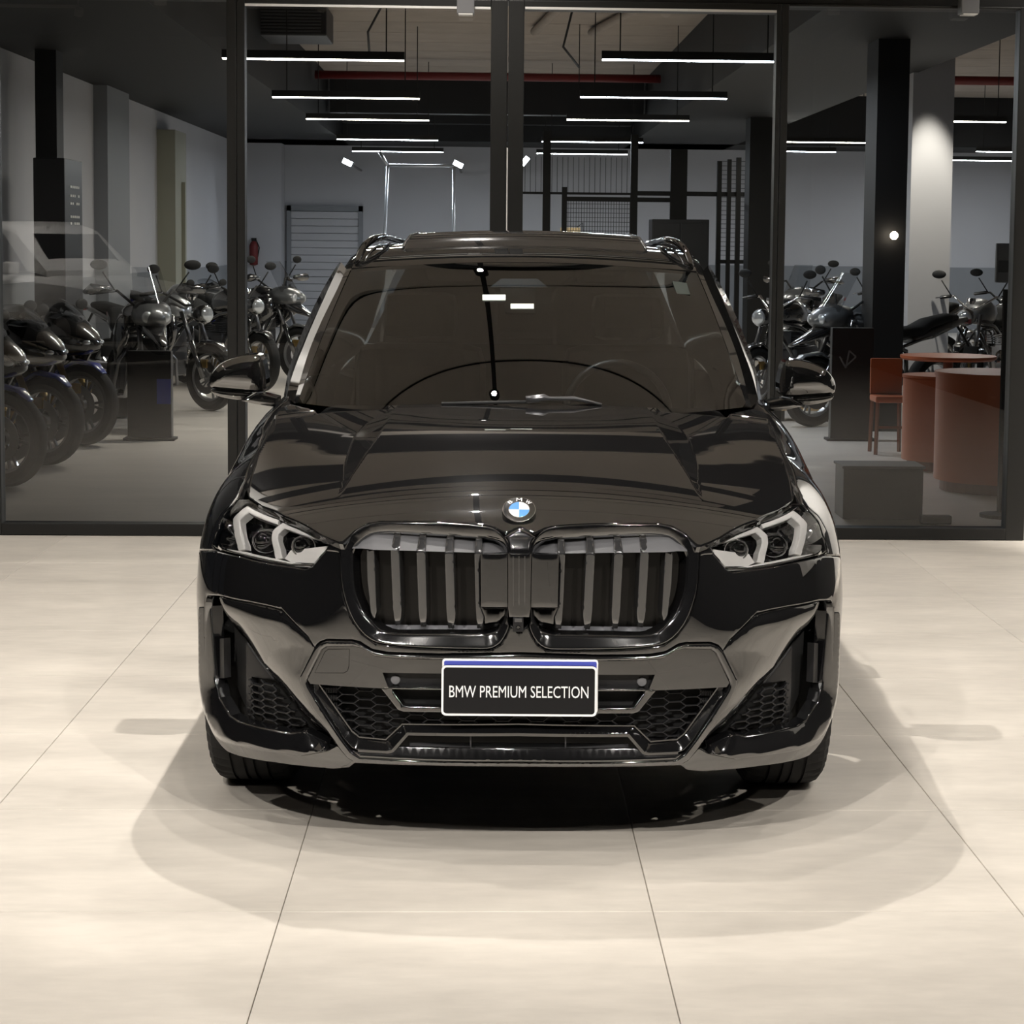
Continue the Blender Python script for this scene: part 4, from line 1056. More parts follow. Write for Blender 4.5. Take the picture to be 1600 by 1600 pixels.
# ------------------------------------------------------------------ windscreen, pillars, roof
NS, NT = 28, 20
BL = [fp(463.5, 629, 1.54), fp(811, 652, 1.16)]; TLp = [fp(547, 421.3, 2.10), fp(815, 410.8, 2.00)]
def wsp(s, t, h=0.0):
    """windscreen: s -1..1 across, t 0..1 from base to roof"""
    b = np.array([-BL[0][0]*s, BL[1][1]+(BL[0][1]-BL[1][1])*abs(s)**2.2, BL[1][2]+(BL[0][2]-BL[1][2])*abs(s)**2.0])
    tpt = np.array([-TLp[0][0]*s, TLp[1][1]+(TLp[0][1]-TLp[1][1])*abs(s)**2.2, TLp[1][2]+(TLp[0][2]-TLp[1][2])*abs(s)**2.2])
    p = b+(tpt-b)*t; bl = .030*4*t*(1-t)*(1-.5*s*s)
    return p+np.array([0, -.46, .89])*(bl+h)
V = [wsp(-1+2*i/NS, j/NT) for j in range(NT+1) for i in range(NS+1)]
Fq = [(j*(NS+1)+i, j*(NS+1)+i+1, (j+1)*(NS+1)+i+1, (j+1)*(NS+1)+i) for j in range(NT) for i in range(NS)]
ws = mesh_obj('windscreen', V, Fq, M_['windscreen'], car, smooth=True)
def loft(name, curves, m, parent=car, smooth=True, mirror=True, flip=False):
    n = len(curves[0]); out = []
    V = [tuple(p) for c in curves for p in c]; Fq = [(j*n+i, j*n+i+1, (j+1)*n+i+1, (j+1)*n+i) for j in range(len(curves)-1) for i in range(n-1)]
    if flip: Fq = [tuple(reversed(f)) for f in Fq]
    out.append(mesh_obj(name, V, Fq, m, parent, smooth))
    if mirror: out.append(mesh_obj(name, [(-x, y, z) for x, y, z in V], [tuple(reversed(f)) for f in Fq], m, parent, smooth))
    return out
def csp(pts, n):
    """smooth curve through 3D points, n samples"""
    P = np.array(pts, float); d = np.concatenate([[0], np.cumsum(np.linalg.norm(np.diff(P, axis=0), axis=1))]); q = np.linspace(0, d[-1], n)
    return np.stack([Spl(d, P[:, k])(q) for k in range(3)], 1)
n = 22
g_in = np.array([wsp(-1, t)+np.array([.004, 0, .004]) for t in np.linspace(-.01, 1, n)])
p_rim = csp([fp(459, 630, 1.56), fp(481, 554, 1.72), fp(500, 507, 1.835), fp(530, 445, 2.02), fp(541, 420, 2.12)], n)
p_mid = csp([fp(448, 622, 1.62), fp(456, 592, 1.69), fp(476, 540, 1.81), fp(498, 488, 1.95), fp(520, 440, 2.10), fp(533, 413, 2.22)], n)
p_out = csp([fp(443.5, 618, 1.70), fp(450, 583, 1.76), fp(468, 530, 1.90), fp(489, 482, 2.05), fp(513, 437, 2.22), fp(530.5, 409, 2.36)], n)
p_bak = p_out+np.array([.025, .10, -.05])
pil = loft('windscreen_pillar', [g_in, p_rim], M_['gloss_black'])
loft('pillar_cover', [p_rim, p_mid+np.array([0, 0, .008])], M_['paint_gloss'])
loft('door_frame', [p_mid+np.array([-.002, .004, -.004]), p_out, p_bak], M_['gloss_black'])
# roof skin
ZR = Spl([1.95, 2.03, 2.15, 2.4, 2.8, 3.2, 3.8, 4.25], [1.480, 1.512, 1.546, 1.582, 1.606, 1.608, 1.58, 1.52])
HW = Spl([1.95, 2.1, 2.3, 2.7, 3.4, 4.25], [.612, .618, .612, .60, .585, .545])
class Roof:
    def pos(s, u, y, h=0):
        u = np.asarray(u, float); y = np.asarray(y, float); q = u/HW(y); return np.stack([u, y+.0*u, ZR(y-.075*(np.abs(q)**2.2)*np.clip((2.6-y)/.5, 0, 1))-.030*q*q+np.asarray(h)], -1)
RF = Roof()
ys = list(np.linspace(2.015, 2.6, 16))+list(np.linspace(2.7, 4.25, 10)); xs_ = np.linspace(-1, 1, 29)
V = []
for y in ys:
    for q in xs_:
        yy = y+.098*abs(q)**2.2*max(0, (2.6-y)/.6)
        V.append(RF.pos(q*float(HW(yy)), yy, 0))
n_ = len(xs_); Fq = [(j*n_+i, j*n_+i+1, (j+1)*n_+i+1, (j+1)*n_+i) for j in range(len(ys)-1) for i in range(n_-1)]
mesh_obj('roof', V, Fq, M_['paint_gloss'], car, smooth=True)
# roof side rails, cant rail and side windows
yr = np.linspace(2.12, 4.2, 18)
edge = np.array([RF.pos(-float(HW(y)), y) for y in yr]); cant = edge+np.array([-.055, .0, -.05])
belt = np.array([SH.pos(*[np.array([q]) for q in sp(y, 1.10)])[0]+np.array([.02, 0, 0]) for y in np.linspace(1.62, 4.2, 18)])
loft('cant_rail', [edge, edge+np.array([-.03, 0, -.012]), cant], M_['paint_gloss'])
loft('side_glass', [cant, belt], M_['gloss_black'])
w_ = np.linspace(-1, 1, 9)
loft('tailgate_window', [[(q*.545, 4.25, 1.52-.03*q*q) for q in w_], [(q*.735, 4.27, 1.12) for q in w_]], M_['gloss_black'], mirror=False)
rail = [fp(557, 413, 2.17), fp(562, 398, 2.22), fp(572, 382, 2.32), fp(586, 373, 2.46), fp(600, 370.5, 2.70), fp(612, 373, 3.1)]
rr = [np.array(p) for p in csp(rail, 26)]; rr += [np.array((rr[-1][0]+.015, 3.5, 1.595)), np.array((rr[-1][0]+.03, 3.9, 1.56)), np.array((rr[-1][0]+.04, 4.1, 1.52))]
for sx in (1, -1):
    mb = MB(); mb.tube([(p[0]*sx, p[1], p[2]) for p in rr], [.006, .011]+[.014]*(len(rr)-4)+[.012, .006], 10); mb.build('roof_rail', M_['paint_gloss'], car, smooth=True)
    mb = MB(); mb.tube([(p[0]*sx+.018*sx, p[1]-.006, p[2]-.026) for p in rr[:22]], .006, 6); mb.build('rail_foot', M_['gloss_black'], car, smooth=True)
# raised glass panel of the sunroof
s0, s1 = fp(629, 384.5, 2.42), fp(665, 364, 2.62)
SRX = abs(s0[0]); mb = MB(); vs_ = []
prof = [(2.40, 1.578, 1.0), (2.425, 1.600, .985), (2.50, 1.628, .95), (2.66, 1.640, .90), (3.0, 1.642, .90), (3.25, 1.632, .9), (3.27, 1.60, .93)]
for (y, z, k) in prof:
    for q in np.linspace(-1, 1, 15): vs_.append((q*SRX*k, y+.02*q*q, z-.014*q*q))
fs_ = [(j*15+i, j*15+i+1, (j+1)*15+i+1, (j+1)*15+i) for j in range(len(prof)-1) for i in range(14)]
sr = mesh_obj('sunroof_glass', vs_, fs_, M_['gloss_black'], car, smooth=True)
for sx in (-1, 1):
    mb = MB(); mb.tube([(sx*SRX*k, y+.02, z-.014) for (y, z, k) in prof], .006, 6); mb.build('sunroof_rim', M_['chrome' if False else 'bar_black'], sr, smooth=True)
# ------------------------------------------------------------------ things on the windscreen: sensor housing, pale strips, sticker, wipers, mirror
def ws_patch(name, quad, m, off=.003, thick=.003, parent=car):
    """flat patch lying on the windscreen, photo quad"""
    pts = []
    for (px, py) in quad:
        v = cray(px, py); lo, hi = 5.6, 7.4
        best = None
        for t in np.linspace(6.0, 7.25, 260):
            p = CAMC+v*(t/ v[1] if False else (t-NOSE_Y*0)/1.0/ (v[1]))
            yy = p[1]; 
            s = p[0]/abs(BL[0][0]-(BL[0][0]-TLp[0][0])*np.clip((p[2]-BL[1][2])/(TLp[1][2]-BL[1][2]), 0, 1)); tt = np.clip((p[2]-BL[1][2])/(TLp[1][2]-BL[1][2]), 0, 1)
            g = wsp(float(np.clip(s, -1, 1)), float(tt)); d = np.linalg.norm(g-p)
            if best is None or d < best[0]: best = (d, p)
        pts.append(best[1])
    P = [Vector(p) for p in pts]; nn = (P[1]-P[0]).cross(P[2]-P[1]).normalized()
    if nn.z < 0: nn = -nn
    a = [p+nn*off for p in P]; b = [p+nn*(off-thick) for p in P]; k = len(P)
    fs_ = [tuple(range(k)), tuple(reversed(range(k, 2*k)))]+[(i, (i+1) % k, (i+1) % k+k, i+k) for i in range(k)]
    return MB().add(a+b, fs_).build(name, m, parent)
mat('strip_green', (.62, .70, .60), .4); mat('sticker', (.035, .04, .035), .9, spec=.1); mat('frit', (.035, .033, .03), .25)
ws_patch('sensor_housing', [(783, 433), (840, 433), (856, 446), (766, 446)], M_['mid_grey'], -.006)
ws_patch('sensor_housing', [(781, 447), (836, 447), (836, 486), (790, 486)], M_['frit'], -.008)
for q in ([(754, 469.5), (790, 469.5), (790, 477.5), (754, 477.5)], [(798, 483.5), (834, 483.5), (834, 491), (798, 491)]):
    ws_patch('windscreen_strip', q, M_['strip_green'], .022)  # two pale green strips laid just over the glass
ws_patch('windscreen_sticker', [(1051, 438), (1073, 441), (1079, 459), (1058, 458)], M_['sticker'], -.003)
def tube_px(name, pts, r, m, parent=car, n=8):
    mb = MB(); mb.tube([fp(*p) for p in pts], r, n); return mb.build(name, m, parent, smooth=True)
wp = tube_px('wiper_arm', [(822, 624.5, 1.19), (850, 621, 1.19), (858, 623, 1.20), (897, 622.5, 1.22), (940, 632, 1.24)], [.012, .011, .007, .007, .004], M_['steel'])
tube_px('wiper_blade', [(690, 631, 1.23), (760, 629, 1.21), (824, 628, 1.19)], .005, M_['matt_black'])
# cabin behind the glass
mb = MB(); mb.box((-.70, 1.45, .80), (.70, 2.0, 1.02), .05); mb.build('dashboard', M_['seat_cloth'], car)
c = fp(965, 622, 1.95); mb = MB(); mb.tube([(c[0]+.18*math.cos(a), c[1]+.06*math.sin(a), c[2]-.05+.17*math.sin(a)) for a in np.linspace(0, 2*PI, 30, endpoint=False)], .014, 8, closed=True); mb.build('steering_wheel', M_['satin_black'], car, smooth=True)
for sx in (-1, 1):
    x = sx*.40
    mb = MB(); mb.box((x-.25, 2.62, .55), (x+.25, 2.85, 1.20), .08); st = mb.build('seat', M_['seat_cloth'], car)
    mb = MB(); mb.box((x-.14, 2.66, 1.22), (x+.14, 2.78, 1.40), .05); mb.build('headrest', M_['seat_cloth'], st)
mb = MB(); mb.box((-.75, 1.3, .55), (.75, 4.2, .6)); mb.build('cabin_floor', M_['matt_black'], car)
# ------------------------------------------------------------------ door mirrors
MP = Flat(1.60, 0, 1.1)
cap = [(327, 596), (329, 585), (335, 576), (344, 567), (360, 559.5), (376, 555), (391, 553), (404, 554), (409.5, 560), (413, 572), (416, 590), (416, 610), (400, 613), (370, 611), (345, 608.5), (330, 606)]
low = [(330, 607), (345, 609.5), (370, 612), (396, 614), (388, 620), (376, 625), (350, 621), (336, 616.5), (331, 612)]
for sx in (1, -1):
    om = sx == -1
    e = None
    mc = panel('mirror_cap', cap, MP, M_['paint_gloss'], car, thick=.10, edge_r=.052, rings=(.02, .06, .13, .23, .37, .55, .78, 1.0), grid=.010, step=.007, smooth=1, only_mirror=om, off=.05)[0]
    panel('mirror_base', low, MP, M_['paint_gloss'], mc, thick=.09, edge_r=.022, rings=(.03, .1, .25, .5, 1.0), grid=.008, step=.006, smooth=1, only_mirror=om, off=.030)
    panel('mirror_stalk', [(378, 625.5), (398, 615), (410, 613.5), (436, 620), (436, 634), (428, 635), (400, 631)], MP, M_['paint_gloss'], mc, thick=.07, edge_r=.012, rings=(.05, .2, .5, 1.0), grid=.01, step=.007, only_mirror=om, off=.025)
    g = panel('mirror_glass', [(334, 600), (345, 572), (391, 558), (411, 575), (411, 605)], Flat(1.655, 0, 1.1), M_['chrome'], mc, thick=.004, grid=.03, only_mirror=om)
# ------------------------------------------------------------------ wheels
def wheel(x, y, sx, front):
    w = empty('wheel', (x, y, .352), 0, car)
    R, Wd = .352, .122
    mb = MB(); n = 150
    prof = [(.245, -.105), (.265, -.115), (.30, -Wd), (.325, -.118), (.343, -.104), (.350, -.088)]
    # tread: blocks, grooves
    xs2 = [-.088, -.0555, -.055, -.047, -.0465, -.0185, -.018, -.010, -.0095, .0095, .010, .018, .0185, .0465, .047, .055, .0555, .088]
    full = prof+[(R if not (k in (2, 3, 6, 7, 10, 11, 14, 15)) else R-.008, t) for k, t in enumerate(xs2[1:-1], 1)]+[(r, -t) for r, t in reversed(prof)]
    vs_ = []
    P = len(full)
    for k in range(n):
        a = 2*PI*k/n
        for i, (r, t) in enumerate(full):
            sh = abs(t) > .06 and r > .32
            rr_ = r-(.006 if (sh and k % 3 == 0) else 0)
            vs_.append((t, rr_*math.cos(a), rr_*math.sin(a)))
    fs_ = [(k*P+i, ((k+1) % n)*P+i, ((k+1) % n)*P+i+1, k*P+i+1) for k in range(n) for i in range(P-1)]
    mb.add(vs_, fs_); mb.build('tyre', M_['rubber'], w, auto=.35)
    o = math.copysign(1, x)
    mb = MB(); mb.lathe([(.247, -.10*o), (.243, .10*o), (.232, .095*o), (.225, 0), (.235, -.09*o)], 48, 'X'); mb.build('rim', M_['alloy'], w, auto=.5)
    for k in range(10):
        a = 2*PI*k/10+(.10 if k % 2 else -.10)
        mb = MB(); mb.bar((.085*o, .045*math.cos(2*PI*(k//2*2+.5)/10), .045*math.sin(2*PI*(k//2*2+.5)/10)), (.092*o, .236*math.cos(a), .236*math.sin(a)), .028, .02, up=(o, 0, 0)); mb.build('spoke', M_['alloy'], w)
    mb = MB(); mb.lathe([(.001, .095*o), (.032, .094*o), (.06, .08*o), (.06, .04*o)], 24, 'X'); mb.build('hub', M_['alloy'], w, auto=.5)
    mb = MB(); mb.lathe([(.155, -.02), (.155, .0), (.05, .0), (.05, -.02)], 36, 'X', closed=True); mb.build('brake_disc', M_['steel'], w)
    return w
for (y, fr) in ((ARC, 1), (RAY, 0)):
    for sx in (-1, 1): wheel(sx*.768, y, sx, fr)
# ================================================================== GARAGE CONTENTS
def vec(a): return Vector(tuple(a))
def sections(mb, S, n=14, pw=2.4, cap=True):
    """loft along x: rows (x, zc, half width, half height[, lean y])"""
    vs_ = []
    for r in S:
        x, zc, a, b = r[:4]
        for k in range(n):
            t = 2*PI*k/n; c, s = math.cos(t), math.sin(t)
            vs_.append((x, a*math.copysign(abs(c)**(2/pw), c), zc+b*math.copysign(abs(s)**(2/pw), s)))
    m = len(S); fs_ = [(i*n+k, i*n+(k+1) % n, (i+1)*n+(k+1) % n, (i+1)*n+k) for i in range(m-1) for k in range(n)]
    if cap: fs_ += [tuple(reversed(range(n))), tuple(range((m-1)*n, m*n))]
    return mb.add(vs_, fs_)
mat('bike_black', (.012, .012, .013), .25, coat=.8); mat('bike_silver', (.45, .46, .47), .3, metal=.6, coat=.5)
mat('bike_white', (.62, .62, .63), .3, coat=.6); mat('bike_blue', (.02, .04, .35), .3, coat=.6); mat('bike_grey', (.12, .125, .13), .35, metal=.4, coat=.4)
mat('fork_gold', (.45, .30, .10), .3, metal=.9); mat('engine_metal', (.09, .09, .095), .4, metal=.8); mat('bike_red', (.35, .03, .03), .3, coat=.5)
mat('headlamp_glass', (.75, .78, .8), .08, metal=.6)
WB, RWH = 1.44, .315
def make_bike(style):
    """x forward, y left, z up; origin on the floor under the front axle"""
    e = empty('motorcycle')
    def P(name, mb, m, smooth=False, auto=.6): return mb.build(name, M_[m], e, smooth=smooth, auto=None if smooth else auto)
    for (nm, x, w) in (('front', 0, .055), ('rear', -WB, .085)):
        mb = MB(); prof = [(.225, -w*.75), (.262, -w), (.296, -w*.82), (.311, -w*.4), (RWH, 0), (.311, w*.4), (.296, w*.82), (.262, w), (.225, w*.75)]
        mb.lathe(prof, 40, 'Y', Matrix.Translation((x, 0, RWH)), closed=True); ty = P('tyre', mb, 'rubber')
        mb = MB(); mb.lathe([(.205, -.03), (.226, -.035), (.226, .035), (.205, .03)], 36, 'Y', Matrix.Translation((x, 0, RWH)), closed=True)
        mb.lathe([(.02, -.05), (.045, -.05), (.045, .05), (.02, .05)], 16, 'Y', Matrix.Translation((x, 0, RWH)), closed=True)
        for k in range(10):
            a = 2*PI*(k//2)/5+(.16 if k % 2 else -.16); b = 2*PI*(k//2)/5
            mb.bar((x+.04*math.cos(b), 0, RWH+.04*math.sin(b)), (x+.21*math.cos(a), 0, RWH+.21*math.sin(a)), .018, .016, up=(0, 1, 0))
        mb.build('rim', M_['bike_silver' if style != 'sport' else 'bike_grey'], ty, auto=.6)
        for sy in ((-1, 1) if nm == 'front' else (1,)):
            mb = MB(); mb.lathe([(.09, -.002), (.155, -.002), (.155, .002), (.09, .002)], 30, 'Y', Matrix.Translation((x, sy*.068, RWH)), closed=True); mb.build('brake_disc', M_['steel'], ty)
    hx, hz = -.30, .92                                     # steering head
    for sy in (-1, 1):
        mb = MB(); mb.tube([(0, sy*.095, RWH), (hx*.55, sy*.095, RWH+(hz-RWH)*.55)], .026, 10); P('fork_leg', mb, 'fork_gold' if style == 'sport' else 'bike_black', smooth=True)
        mb = MB(); mb.tube([(hx*.5, sy*.095, RWH+(hz-RWH)*.5), (hx, sy*.095, hz)], .020, 10); P('fork_tube', mb, 'steel', smooth=True)
        mb = MB(); mb.box((-.05, sy*.07-.015, RWH+.09), (.03, sy*.07+.015, RWH+.17), .008); P('brake_caliper', mb, 'fork_gold')
    mb = MB(); sections(mb, [(.20, RWH+.25, .03, .008), (.12, RWH+.312, .058, .014), (-.06, RWH+.335, .066, .016), (-.22, RWH+.25, .06, .014), (-.29, RWH+.12, .05, .01)], 10); P('mudguard', mb, {'sport': 'bike_blue', 'road': 'bike_black', 'tour': 'bike_grey'}[style], smooth=True)
    # engine and frame
    mb = MB(); mb.box((-.92, -.17, .30), (-.50, .17, .62), .05); mb.box((-.72, -.12, .58), (-.46, .12, .76), .03)
    for k in range(6): mb.box((-.74, -.20, .60+k*.022), (-.48, .20, .608+k*.022))
    mb.lathe([(.02, -.22), (.11, -.215), (.125, -.17), (.125, .17), (.11, .215), (.02, .22)], 22, 'Y', Matrix.Translation((-.78, 0, .43))); P('engine', mb, 'engine_metal')
    mb = MB()
    for sy in (-1, 1):
        mb.tube([(hx, sy*.05, hz-.06), (-.55, sy*.16, .80), (-.95, sy*.15, .66), (-.98, sy*.13, .40)], .022, 8)
        mb.tube([(hx-.02, sy*.05, hz-.14), (-.42, sy*.15, .55), (-.55, sy*.15, .30)], .018, 8)
        mb.tube([(-.95, sy*.12, .70), (-1.55, sy*.09, .86)], .016, 8)
    P('frame', mb, 'bike_black' if style != 'sport' else 'bike_grey', smooth=True)
    mb = MB()
    for sy in (-1, 1): mb.bar((-.95, sy*.12, .42), (-WB, sy*.115, RWH), .03, .06)
    P('swingarm', mb, 'bike_grey')
    mb = MB(); mb.tube([(-.50, -.10, .62), (-.38, -.14, .45), (-.50, -.16, .27), (-.95, -.17, .24), (-1.10, -.19, .32)], .021, 8); mb.tube([(-1.08, -.19, .31), (-1.15, -.20, .36), (-1.62, -.21, .56 if style == 'sport' else .40)], [.03, .052, .05], 12); P('exhaust', mb, 'chrome', smooth=True)
    # tank, seat, tail
    tk = {'sport': 'bike_black', 'road': 'bike_silver', 'tour': 'bike_white'}[style]
    mb = MB(); sections(mb, [(-.33, .90, .05, .05), (-.40, .93, .13, .10), (-.55, .945, .165, .135), (-.70, .93, .155, .125), (-.82, .88, .10, .09), (-.88, .85, .07, .05)], 16); P('fuel_tank', mb, tk, smooth=True)
    mb = MB(); sections(mb, [(-.80, .83, .09, .045), (-.95, .815, .14, .05), (-1.18, .835, .15, .05), (-1.32, .90, .12, .05), (-1.55, .945, .10, .045), (-1.66, .95, .07, .03)], 14); P('seat', mb, 'seat_cloth', smooth=True)
    mb = MB(); sections(mb, [(-1.10, .76, .12, .04), (-1.35, .81, .12, .055), (-1.60, .89, .09, .05), (-1.80, .93, .05, .025)], 12); P('tail', mb, {'sport': 'bike_blue', 'road': 'bike_black', 'tour': 'bike_grey'}[style], smooth=True)
    mb = MB(); mb.box((-1.84, -.05, .89), (-1.80, .05, .935), .008); P('tail_light', mb, 'bike_red')
    mb = MB(); mb.tube([(-1.70, 0, .88), (-1.86, 0, .68)], .012, 6); mb.box((-1.90, -.09, .52), (-1.88, .09, .68)); P('plate_bracket', mb, 'matt_black')
    # handlebar, levers, mirrors
    bz, bw_, bx = {'sport': (.96, .34, -.28), 'road': (1.10, .40, -.40), 'tour': (1.16, .43, -.42)}[style]
    mb = MB(); mb.tube([(bx-.10, -bw_, bz-.02), (bx-.02, -bw_*.55, bz), (hx, -.05, hz+.06), (hx, .05, hz+.06), (bx-.02, bw_*.55, bz), (bx-.10, bw_, bz-.02)], .012, 8); P('handlebar', mb, 'matt_black', smooth=True)
    for sy in (-1, 1):
        mb = MB(); mb.tube([(bx-.03, sy*bw_*.66, bz), (bx-.105, sy*(bw_+.02), bz-.022)], .018, 10); P('grip', mb, 'rubber', smooth=True)
        mb = MB(); mb.tube([(bx+.0, sy*bw_*.6, bz), (bx+.06, sy*bw_*.75, bz-.005), (bx+.02, sy*(bw_+.0), bz-.02)], .006, 6); P('lever', mb, 'steel', smooth=True)
        mz = bz+(.10 if style == 'sport' else .20)
        mb = MB(); mb.tube([(bx+.0, sy*bw_*.6, bz), (bx+.03, sy*bw_*.85, mz-.04)], .007, 6); mb.sphere((bx+.03, sy*(bw_*.92), mz+.02), .06, 14, 8, (.28, 1.25, .72)); P('mirror', mb, 'matt_black', smooth=True)
    # head
    if style == 'sport':
        mb = MB(); sections(mb, [(.16, .78, .03, .03), (.08, .80, .13, .09), (-.06, .84, .19, .15), (-.24, .86, .22, .18), (-.34, .86, .20, .15)], 16); fr_ = P('fairing', mb, 'bike_white', smooth=True)
        for sy in (-1, 1):
            mb = MB(); mb.prism([(-.02, .80), (-.30, .86), (-.52, .74), (-.72, .50), (-.86, .30), (-.62, .24), (-.34, .30), (-.20, .52)], .02, Matrix.Translation((0, sy*.21+(.0 if sy > 0 else .0), 0)) @ Matrix.Rotation(PI/2, 4, 'X') @ Matrix.Translation((0, 0, -.01)))
            P('side_fairing', mb, 'bike_black')
            mb = MB(); mb.prism([(-.04, .78), (-.30, .84), (-.46, .74), (-.28, .70)], .006, Matrix.Translation((0, sy*.226, 0)) @ Matrix.Rotation(PI/2, 4, 'X') @ Matrix.Translation((0, 0, -.003))); P('fairing_stripe', mb, 'bike_white')
            mb = MB(); mb.sphere((.095, sy*.075, .80), .045, 12, 8, (.7, 1.1, .5)); mb.build('headlight', M_['headlamp_glass'], fr_, smooth=True)
        mb = MB(); sections(mb, [(-.02, .98, .06, .02), (-.16, 1.05, .13, .04), (-.28, 1.10, .15, .03)], 12, cap=False); mb.build('windscreen', M_['clear_screen'], fr_, smooth=True)
    else:
        if style == 'road':
            mb = MB(); mb.lathe([(.001, .10), (.06, .095), (.088, .06), (.085, .0), (.06, -.07), (.001, -.09)], 20, 'X', Matrix.Translation((-.14, 0, .90))); hl_ = P('headlight', mb, 'bike_black', smooth=True)
            mb = MB(); mb.lathe([(.001, .11), (.05, .106), (.076, .092)], 20, 'X', Matrix.Translation((-.14, 0, .90))); mb.build('lamp_glass', M_['headlamp_glass'], hl_, smooth=True)
            mb = MB(); mb.lathe([(.001, .03), (.045, .03), (.05, 0), (.03, -.03)], 16, 'Z', Matrix.Translation((-.27, 0, 1.06))); P('instrument', mb, 'chrome')
        else:
            mb = MB(); sections(mb, [(.26, .72, .03, .012), (.10, .78, .06, .03), (-.06, .84, .10, .06), (-.2, .90, .13, .09)], 12); P('beak', mb, 'bike_white', smooth=True)
            mb = MB(); sections(mb, [(.02, .93, .05, .03), (-.06, .95, .14, .085), (-.2, .97, .17, .12), (-.34, .97, .14, .10)], 14); fr_ = P('fairing', mb, 'bike_grey', smooth=True)
            for sy in (-1, 1):
                mb = MB(); mb.sphere((-.03, sy*.07, .95), .05, 12, 8, (.6, 1, 1)); mb.build('headlight', M_['headlamp_glass'], fr_, smooth=True)
                mb = MB(); sections(mb, [(-.25, .86, .03, .10), (-.45, .80, .05, .17), (-.62, .72, .04, .16), (-.70, .66, .02, .08)], 10)
                mb.v = [(x, y+sy*.20, z) for x, y, z in mb.v]; P('side_panel', mb, 'bike_silver', smooth=True)
                mb = MB(); mb.tube([(bx+.06, sy*bw_*.7, bz+.02), (bx+.09, sy*(bw_+.04), bz+.02), (bx-.04, sy*(bw_+.07), bz-.01)], [.02, .045, .02], 8); P('hand_guard', mb, 'bike_black', smooth=True)
            vs_ = []
            for j in range(6):
                for i in range(9):
                    q = -1+i/4; vs_.append((-.10-.05*j-.06*q*q, q*(.16-.008*j), 1.02+.068*j))
            o = mesh_obj('windscreen', vs_, [(j*9+i, j*9+i+1, (j+1)*9+i+1, (j+1)*9+i) for j in range(5) for i in range(8)], M_['clear_screen'], e, smooth=True)
            mb = MB(); mb.tube([(-.10, -.05, .96), (-.22, -.06, 1.10)], .008, 6); mb.tube([(-.10, .05, .96), (-.22, .06, 1.10)], .008, 6); P('screen_stay', mb, 'steel')
            for sy in (-1, 1):
                mb = MB(); mb.tube([(-.42, sy*.12, .72), (-.36, sy*.24, .58), (-.44, sy*.27, .36), (-.66, sy*.22, .33)], .014, 8); P('crash_bar', mb, 'steel', smooth=True)
    mb = MB(); mb.tube([(-.95, .14, .34), (-1.02, .26, .02)], .012, 6); P('side_stand', mb, 'steel')
    return e
def copy_tree(o, parent=None):
    c = o.copy(); COL.objects.link(c); c.parent = parent
    for ch in [x for x in bpy.data.objects if x.parent == o]: copy_tree(ch, c)
    return c
PROTO = {}
def bike(style, px, Y, head, label, group, swap=None, lean=0.0):
    """front axle above the floor point seen at px in depth Y; head = direction of travel, degrees from world +X"""
    if style not in PROTO: PROTO[style] = e = make_bike(style)
    else: e = copy_tree(PROTO[style])
    e.location = (xat(px, Y, 660), Y, 0); e.rotation_euler = (math.radians(lean), 0, math.radians(head)); e['label'] = label; e['category'] = 'motorcycle'; e['group'] = group
    if swap:
        for ch in [x for x in bpy.data.objects if x.parent == e]:
            k = ch.name.split('.')[0]
            if k in swap:
                ch.material_slots[0].link = 'OBJECT'; ch.material_slots[0].material = M_[swap[k]]
    return e
gl, gr_ = 'motorcycles along the left wall', 'motorcycles on the right side of the garage'
bike('sport', 8, 12.75, -24, 'sport motorcycle cut by the left picture edge, its front wheel nearest the glass', gl, {'fairing': 'bike_black', 'fairing_stripe': 'bike_grey'})
bike('sport', 72, 14.0, -24, 'dark sport motorcycle between the nearest one and the white-nosed one at left', gl, {'fairing': 'bike_black', 'fairing_stripe': 'bike_black', 'tail': 'bike_black'})
bike('sport', 131, 15.4, -26, 'sport motorcycle with white nose and gold fork behind the left pane', gl)
bike('tour', 246, 16.5, -68, 'tall black touring motorcycle facing the glass, left of the door frame', gl, {'beak': 'bike_black', 'fuel_tank': 'bike_black', 'side_panel': 'bike_black'})
bike('road', 330, 18.6, -40, 'roadster motorcycle with silver tank half hidden by the left door frame', gl)
bike('road', 408, 21.0, -50, 'black roadster motorcycle seen just right of the left door frame', gl, {'fuel_tank': 'bike_black'})
bike('tour', 470, 22.5, -35, 'touring motorcycle with tall clear screen above the car mirror at left', gl)
bike('sport', 350, 24.0, -30, 'farthest sport motorcycle of the left row', gl, {'fairing': 'bike_grey'})
bike('road', 1178, 19.0, -130, 'chrome-barred roadster motorcycle right beside the windscreen pillar', gr_, {'fuel_tank': 'bike_black', 'handlebar': 'chrome'})
bike('tour', 1268, 17.4, -150, 'touring motorcycle with pale tank panel left of the black pillar', gr_, {'fuel_tank': 'bike_grey', 'beak': 'bike_black'})
bike('road', 1338, 21.0, -140, 'black roadster motorcycle behind the touring one near the black pillar', gr_, {'fuel_tank': 'bike_black'})
bike('tour', 1232, 24.2, -120, 'rearmost touring motorcycle on the right with black tank', gr_, {'fuel_tank': 'bike_black', 'beak': 'bike_black', 'side_panel': 'bike_black'})
bike('road', 1500, 19.6, -120, 'chrome roadster motorcycle behind the orange counter', gr_, {'fuel_tank': 'bike_grey', 'handlebar': 'chrome', 'engine': 'chrome'})
bike('road', 1556, 21.5, -120, 'second roadster behind the orange counter, nearer the right edge', gr_, {'fuel_tank': 'bike_black'})
